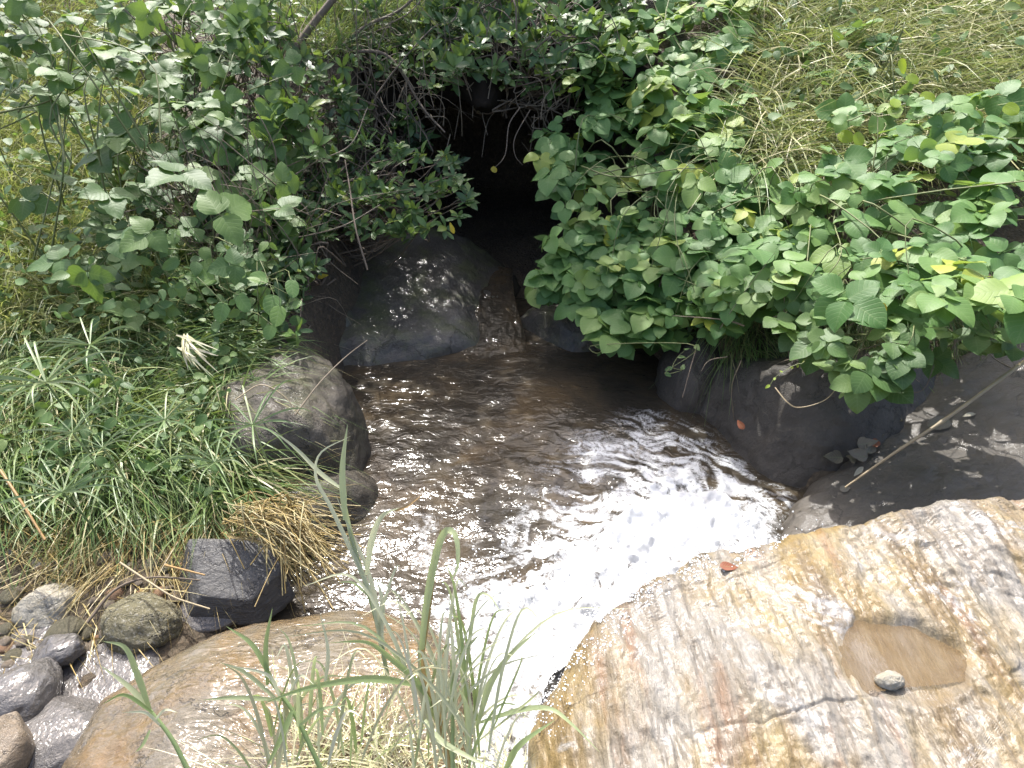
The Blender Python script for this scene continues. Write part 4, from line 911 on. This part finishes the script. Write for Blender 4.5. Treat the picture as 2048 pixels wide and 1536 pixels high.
# fallen leaves
CRISP = [leaflet(LOBED, 1, .8, .5, -.35, .10, 70 + i) for i in range(4)]
def fallen(label, u, v, d, size, mat, tm=SML, ax=None, nr=(0, 0, 1), group=None):
    P = at(np.array([u]), np.array([v]), np.array([d]))
    a = rng.uniform(0, 6.28) if ax is None else ax
    R = frames(np.array([nr], float) + rng.normal(size=(1, 3)) * .12, np.array([[math.cos(a), math.sin(a), 0]]))
    o = bpy.data.objects.new('fallen_leaf', leaf_mesh(tm, int(rng.integers(len(tm))), mat)); COL.objects.link(o)
    M = np.eye(4); M[:3, :3] = R[0] * size; M[:3, 3] = P[0]; o.matrix_world = Matrix(M.tolist())
    return tag(o, label, 'fallen leaf', group)
def hit_slab(u, v, top):
    d = 1.0
    for _ in range(200):
        p = CAM + ray(u, v) * d; h = p[2] - float(top(np.array([p[0]]), np.array([p[1]]))[0]); d += max(h, 0) * .5
    return d
fallen('curled red leaf lying on the sunlit ochre slab', 1440, 1132, hit_slab(1440, 1132, slab_top) - .02, .055, DEADRED, ax=0.0)
fallen('big grey dead leaf under the reed stalk on the inclined slab', 1900, 842, hit_slab(1900, 842, rs_top) - .02, .11, DEADGREY, YAM, 3.3, (-.2, -.3, 1))
fallen('pale pointed dead leaf right of the reed stalk', 1925, 833, hit_slab(1925, 833, rs_top) - .02, .075, DEADPALE, SHR, 0.2, (-.2, -.4, 1))
fallen('pale narrow dead leaf near the lower end of the reed stalk', 1708, 952, hit_slab(1708, 952, rs_top) - .015, .07, DEADPALE, SHR, .7, (-.2, -.4, 1))
fallen('small tan dead leaf low on the inclined slab', 1680, 980, hit_slab(1680, 980, rs_top) - .015, .05, DEADGREY, SML, .2, (-.2, -.4, 1))
fallen('red dead leaf stuck on the smooth grey boulder', 1488, 858, 3.22, .055, DEADRED, SML, 1.5, (-.5, -.9, .5))
for k, (u, v) in enumerate(((1700, 910), (1725, 900), (1745, 893), (1735, 915), (1765, 862), (1780, 845), (1790, 830), (1755, 880), (1715, 890), (1685, 915))):
    fallen('grey dead leaf in the litter line between smooth boulder and inclined slab', u, v, hit_slab(u, v, rs_top) - .04, rng.uniform(.05, .085), DEADRED if k in (7,) else DEADGREY, CRISP, None, (-.3, -.5, 1), group='litter line')
fallen('yellow leaf caught under the right vine leaves', 1762, 605, 2.98, .07, YELLOWLEAF, SML, -1.5, (0, -.9, .5))
fallen('yellow leaf hanging at the lower edge of the leaning shrub', 900, 445, 4.1, .075, YELLOWLEAF, SHR, -1.5, (0, -1, .4))
fallen('yellow leaf at the tip of the crooked twig in the hollow', 983, 335, 4.83, .05, YELLOWLEAF, YAM, -1.2, (0, -1, .3))
fallen('yellow fallen leaf on the upper left of the dappled boulder', 635, 555, 4.25, .07, YELLOWLEAF, SML, .3, (0, -.5, 1))

# ------------------------------------------------------------------ sedges, cane grass
def sedge(label, u, v, d, r, n, seed, tilt=(0, 0)):
    c_ = at(u, v, d); g = float(terrain(c_[:1], c_[1:2])[0]); base = np.array([c_[0] + tilt[0] * .1, c_[1] + .05, min(g, c_[2] - .12)])
    t = thing('umbrella_sedge', label, 'sedge', base, 'sedges on the left bank')
    vv, ff = tube(spline([base, (base + c_) / 2 + [.01, .02, 0], c_], 10), .004, 5); link('stem', npmesh('stem', vv - base, ff, [SEDGE], rnd=np.full(len(vv), .2)), t)
    for k in range(n):
        a = k / n * 2 * np.pi + rng.normal() * .12; L = r * rng.uniform(.75, 1.15); e = rng.uniform(.15, .6)
        dr = np.array([math.cos(a), math.sin(a), e]); q = [c_, c_ + dr * L * .5, c_ + dr * L * .85 + [0, 0, -.12 * L], c_ + dr * L * 1.1 + [0, 0, -.38 * L]]
        V, Fc, uv = ribbon(spline(q, 9), .0085 * (r / .25), 0, .3)
        link('leaf', npmesh('leaf', V - base, Fc, [SEDGE], uv=uv), t)
sedge('largest pale umbrella sedge rosette at the left picture edge', 92, 765, 2.75, .27, 18, 1)
sedge('umbrella sedge rosette behind the bleached dry leaves', 180, 690, 3.0, .22, 14, 2)
sedge('small umbrella sedge below the largest one', 145, 865, 2.7, .16, 12, 3)
sedge('low green umbrella sedge just above the straw', 125, 985, 2.6, .24, 14, 4)
sedge('sparse umbrella sedge in the middle of the low grass', 330, 840, 2.8, .20, 13, 5)
sedge('drooping umbrella sedge against the mossy boulder', 505, 850, 2.75, .22, 12, 6)
sedge('small dry umbrella sedge near the centre of the bank', 205, 895, 2.68, .13, 10, 7)
sedge('umbrella sedge at the lower right of the grass bank', 430, 925, 2.68, .18, 12, 8)
t = thing('bleached_grass_tuft', 'bleached dead grass leaves fanning over the left bank', 'grass tuft', at(400, 760, 2.95))
for k in range(16):
    a, b = at(rng.uniform(350, 380), rng.uniform(665, 700), 2.9), at(rng.uniform(370, 440), rng.uniform(700, 760), 2.82)
    V, Fc, uv = ribbon(spline([a, (a + b) / 2 + [0, -.02, .02], b], 7), .010, .5); link('leaf', npmesh('leaf', V - np.array(t.location), Fc, [PALESTRAW], uv=uv), t)
# straw heap at the pool edge beside the slate stone
mb = MB()
for k in range(200):
    a = at(rng.uniform(440, 610), rng.uniform(1000, 1090), 2.75 + rng.normal() * .06); b = a + (at(rng.uniform(600, 680), rng.uniform(1040, 1150), 2.62) - a) * rng.uniform(.5, 1.15) + rng.normal(size=3) * [.09, .09, .05]
    v, f = tube(spline([a, (a + b) / 2 + [0, 0, rng.uniform(.0, .1)], b], 9), .0022, 4); mb.add(v, f, rng.random())
tag(link('straw_heap', mb.mesh('straw_heap', [STRAW])), 'heap of combed yellow straw trailing from the bank into the pool', kind='stuff')

def cane(label, base, blades_, stems_=()):
    t = thing('cane_grass', label, 'cane grass', base)
    B = np.asarray(base, float)
    for pts, r_, mt in stems_:
        v, f = tube(spline(at(*np.array(pts, float).T), 20), np.linspace(r_, r_ * .7, 20), 6); link('stem', npmesh('stem', v - B, f, [mt]), t)
    for pts, wpx, mt, tw in blades_:
        p = np.array(pts, float); P = spline(at(*p.T), 26)
        V, Fc, uv = ribbon(P, .62 * wpx / F * p[:, 2].mean(), tw, .3); link('leaf', npmesh('leaf', V - B, Fc, [mt], uv=uv), t)
    return t
def fine(t_list, poly, n, hpx, mats):
    t = t_list; B = np.array(t.location)
    u, v = sample_poly(poly, n)
    for k in range(n):
        h = rng.uniform(*hpx); sx_ = rng.normal() * .45; d0 = 1.58 + rng.normal() * .04
        q = [(u[k], v[k], d0), (u[k] + sx_ * h * .3, v[k] - h * .5, d0 - .01), (u[k] + sx_ * h * .75, v[k] - h * .9, d0 - .02), (u[k] + sx_ * h * 1.3, v[k] - h * rng.uniform(.75, 1.1), d0 - .04)]
        V, Fc, uv = ribbon(spline(at(*np.array(q, float).T), 16), rng.uniform(4, 9) / F * d0, rng.normal() * .5, .3)
        link('leaf', npmesh('leaf', V - B, Fc, [mats[int(rng.integers(len(mats)))]], uv=uv), t)
def D3(pts, d0, d1):
    n = len(pts); return [(u, v, d0 + (d1 - d0) * i / (n - 1)) for i, (u, v) in enumerate(pts)]
cane('tall cane grass plant with pale leaves standing left of the chute', at(770, 1345, 1.72), [
    (D3([(690, 1040), (685, 940), (695, 848)], 1.66, 1.66), 22, CANE, .2),
    (D3([(762, 1300), (742, 1190), (702, 1100), (662, 1015), (632, 955), (642, 905), (702, 872)], 1.70, 1.62), 15, CANEPALE, .3),
    (D3([(733, 1150), (745, 1075), (765, 1032), (800, 1015)], 1.68, 1.6), 22, CANEPALE, .4),
    (D3([(790, 1022), (815, 1012), (850, 985)], 1.61, 1.58), 9, BROWNBLADE, .6),
    (D3([(770, 1340), (760, 1240), (735, 1140), (702, 1065), (672, 990)], 1.72, 1.66), 15, CANEPALE, .0),
    (D3([(740, 1190), (712, 1110), (694, 1030), (690, 990)], 1.69, 1.66), 18, CANE, .3),
    (D3([(680, 975), (640, 945), (590, 895), (540, 858)], 1.66, 1.72), 15, CANEPALE, .6),
    (D3([(755, 1280), (770, 1200), (790, 1140), (800, 1130)], 1.70, 1.68), 10, CANEPALE, .3),
    (D3([(760, 1290), (765, 1210), (755, 1160)], 1.70, 1.70), 18, CANEPALE, .2),
    (D3([(735, 1190), (705, 1165), (675, 1165)], 1.69, 1.7), 9, CANE, .2),
], [(D3([(775, 1350), (752, 1240), (722, 1140), (698, 1060)], 1.72, 1.67), .006, CANE)])
t2 = cane('cane grass clump with a broken brown leaf beside the chute', at(890, 1520, 1.56), [
    (D3([(838, 1370), (850, 1230), (872, 1110), (892, 1062), (912, 1075), (915, 1130), (900, 1165)], 1.62, 1.52), 26, CANE, .2),
    (D3([(845, 1320), (862, 1190), (874, 1100), (883, 1050)], 1.62, 1.58), 13, BROWNBLADE, .2),
    (D3([(912, 1440), (908, 1330), (898, 1190)], 1.60, 1.55), 16, CANEPALE, .2),
    (D3([(925, 1400), (942, 1260), (955, 1195), (978, 1192), (1005, 1230)], 1.58, 1.5), 13, CANE, .4),
    (D3([(870, 1420), (830, 1360), (785, 1320), (735, 1285), (660, 1285)], 1.58, 1.5), 20, CANE, .3),
    (D3([(835, 1370), (760, 1358), (690, 1362), (600, 1380), (520, 1410)], 1.58, 1.48), 24, CANE, .3),
    (D3([(955, 1450), (980, 1370), (1020, 1310), (1075, 1262)], 1.56, 1.5), 22, CANE, .2),
    (D3([(960, 1445), (1040, 1420), (1100, 1418), (1145, 1450), (1200, 1505)], 1.55, 1.45), 17, CANE, .5),
    (D3([(905, 1310), (935, 1292), (958, 1270)], 1.58, 1.55), 14, CANE, .0),
    (D3([(850, 1440), (880, 1480), (930, 1510), (990, 1540)], 1.55, 1.45), 20, CANE, .2),
    (D3([(870, 1500), (850, 1430), (840, 1360), (835, 1260)], 1.58, 1.56), 14, PALESTRAW, .3),
    (D3([(880, 1500), (900, 1400), (960, 1310), (1020, 1270)], 1.56, 1.5), 8, PALESTRAW, .3),
    (D3([(985, 1460), (1010, 1400), (1040, 1330), (1045, 1300)], 1.54, 1.5), 8, CANE, .3),
    (D3([(960, 1480), (1060, 1400), (1080, 1380)], 1.54, 1.5), 8, PALESTRAW, .3),
    (D3([(1010, 1540), (1040, 1490), (1110, 1440)], 1.5, 1.45), 22, CANE, .3),
    (D3([(940, 1510), (935, 1420), (915, 1370)], 1.55, 1.52), 18, CANE, .3),
], [(D3([(900, 1545), (880, 1440), (850, 1360), (845, 1300)], 1.56, 1.6), .007, STRAW), (D3([(905, 1540), (905, 1440), (903, 1320)], 1.56, 1.58), .006, CANE)])
cane('small leaning cane grass sprout on the orange rock near the left', at(385, 1560, 1.55), [
    (D3([(300, 1420), (275, 1350), (250, 1295), (205, 1282)], 1.55, 1.52), 20, CANE, .2),
    (D3([(295, 1415), (260, 1375), (200, 1330)], 1.55, 1.55), 18, CANE, .2),
    (D3([(305, 1425), (250, 1390), (205, 1408)], 1.54, 1.5), 12, CANE, .3),
    (D3([(320, 1450), (290, 1425), (245, 1425)], 1.53, 1.5), 10, CANEPALE, .3),
    (D3([(310, 1440), (330, 1420), (355, 1425)], 1.53, 1.5), 9, CANEPALE, .3),
    (D3([(300, 1460), (285, 1490), (270, 1505)], 1.53, 1.5), 11, CANE, .3),
], [(D3([(385, 1560), (345, 1480), (300, 1420)], 1.54, 1.55), .006, CANE)])
t4 = cane('cane grass sprout with upright pale leaves in the middle of the orange rock', at(640, 1520, 1.55), [
    (D3([(535, 1370), (532, 1290), (545, 1215)], 1.56, 1.56), 17, CANE, .2),
    (D3([(545, 1360), (505, 1290), (452, 1252)], 1.56, 1.56), 17, CANE, .2),
    (D3([(555, 1400), (490, 1345), (440, 1325)], 1.54, 1.5), 14, CANE, .2),
    (D3([(560, 1395), (535, 1350), (455, 1330)], 1.54, 1.5), 12, CANEPALE, .2),
    (D3([(560, 1400), (470, 1395), (405, 1400)], 1.54, 1.5), 15, CANE, .2),
    (D3([(650, 1370), (656, 1300), (640, 1225)], 1.57, 1.57), 13, CANEPALE, .2),
    (D3([(585, 1420), (560, 1480), (530, 1540)], 1.54, 1.5), 20, CANE, .2),
    (D3([(600, 1450), (640, 1420), (690, 1410)], 1.53, 1.5), 13, CANE, .2),
], [(D3([(645, 1545), (590, 1430), (540, 1360)], 1.54, 1.56), .006, CANE)])
fine(t2, [(800, 1560), (830, 1430), (960, 1430), (1000, 1560)], 46, (90, 330), [CANE, CANEPALE, PALESTRAW, CANEPALE])
fine(t4, [(480, 1560), (540, 1440), (700, 1450), (760, 1560)], 34, (70, 220), [CANE, CANEPALE, PALESTRAW])
# bleached dead grass round the cane
u, v = sample_poly([(560, 1500), (680, 1450), (800, 1430), (960, 1800), (1040, 1470), (1060, 1590), (520, 1590)], 800)
P = atz(u, v, .60); P[:, 2] = orange_top(P[:, 0], P[:, 1]) - .02
a = rng.uniform(0, 6.28, 800)
V, Fc, rr_, uv = blades(P, np.stack([np.cos(a) * .9, np.sin(a) * .9, rng.uniform(.3, 1.3, 800)], -1), rng.uniform(.12, .42, 800), rng.uniform(.002, .006, 800), rng.uniform(.2, .9, 800), rng.random(800), 6)
tag(link('dead_grass', npmesh('dead_grass', V, Fc, [PALESTRAW], rnd=rr_, uv=uv)), 'bleached dry grass matted round the foot of the cane grass', kind='stuff')
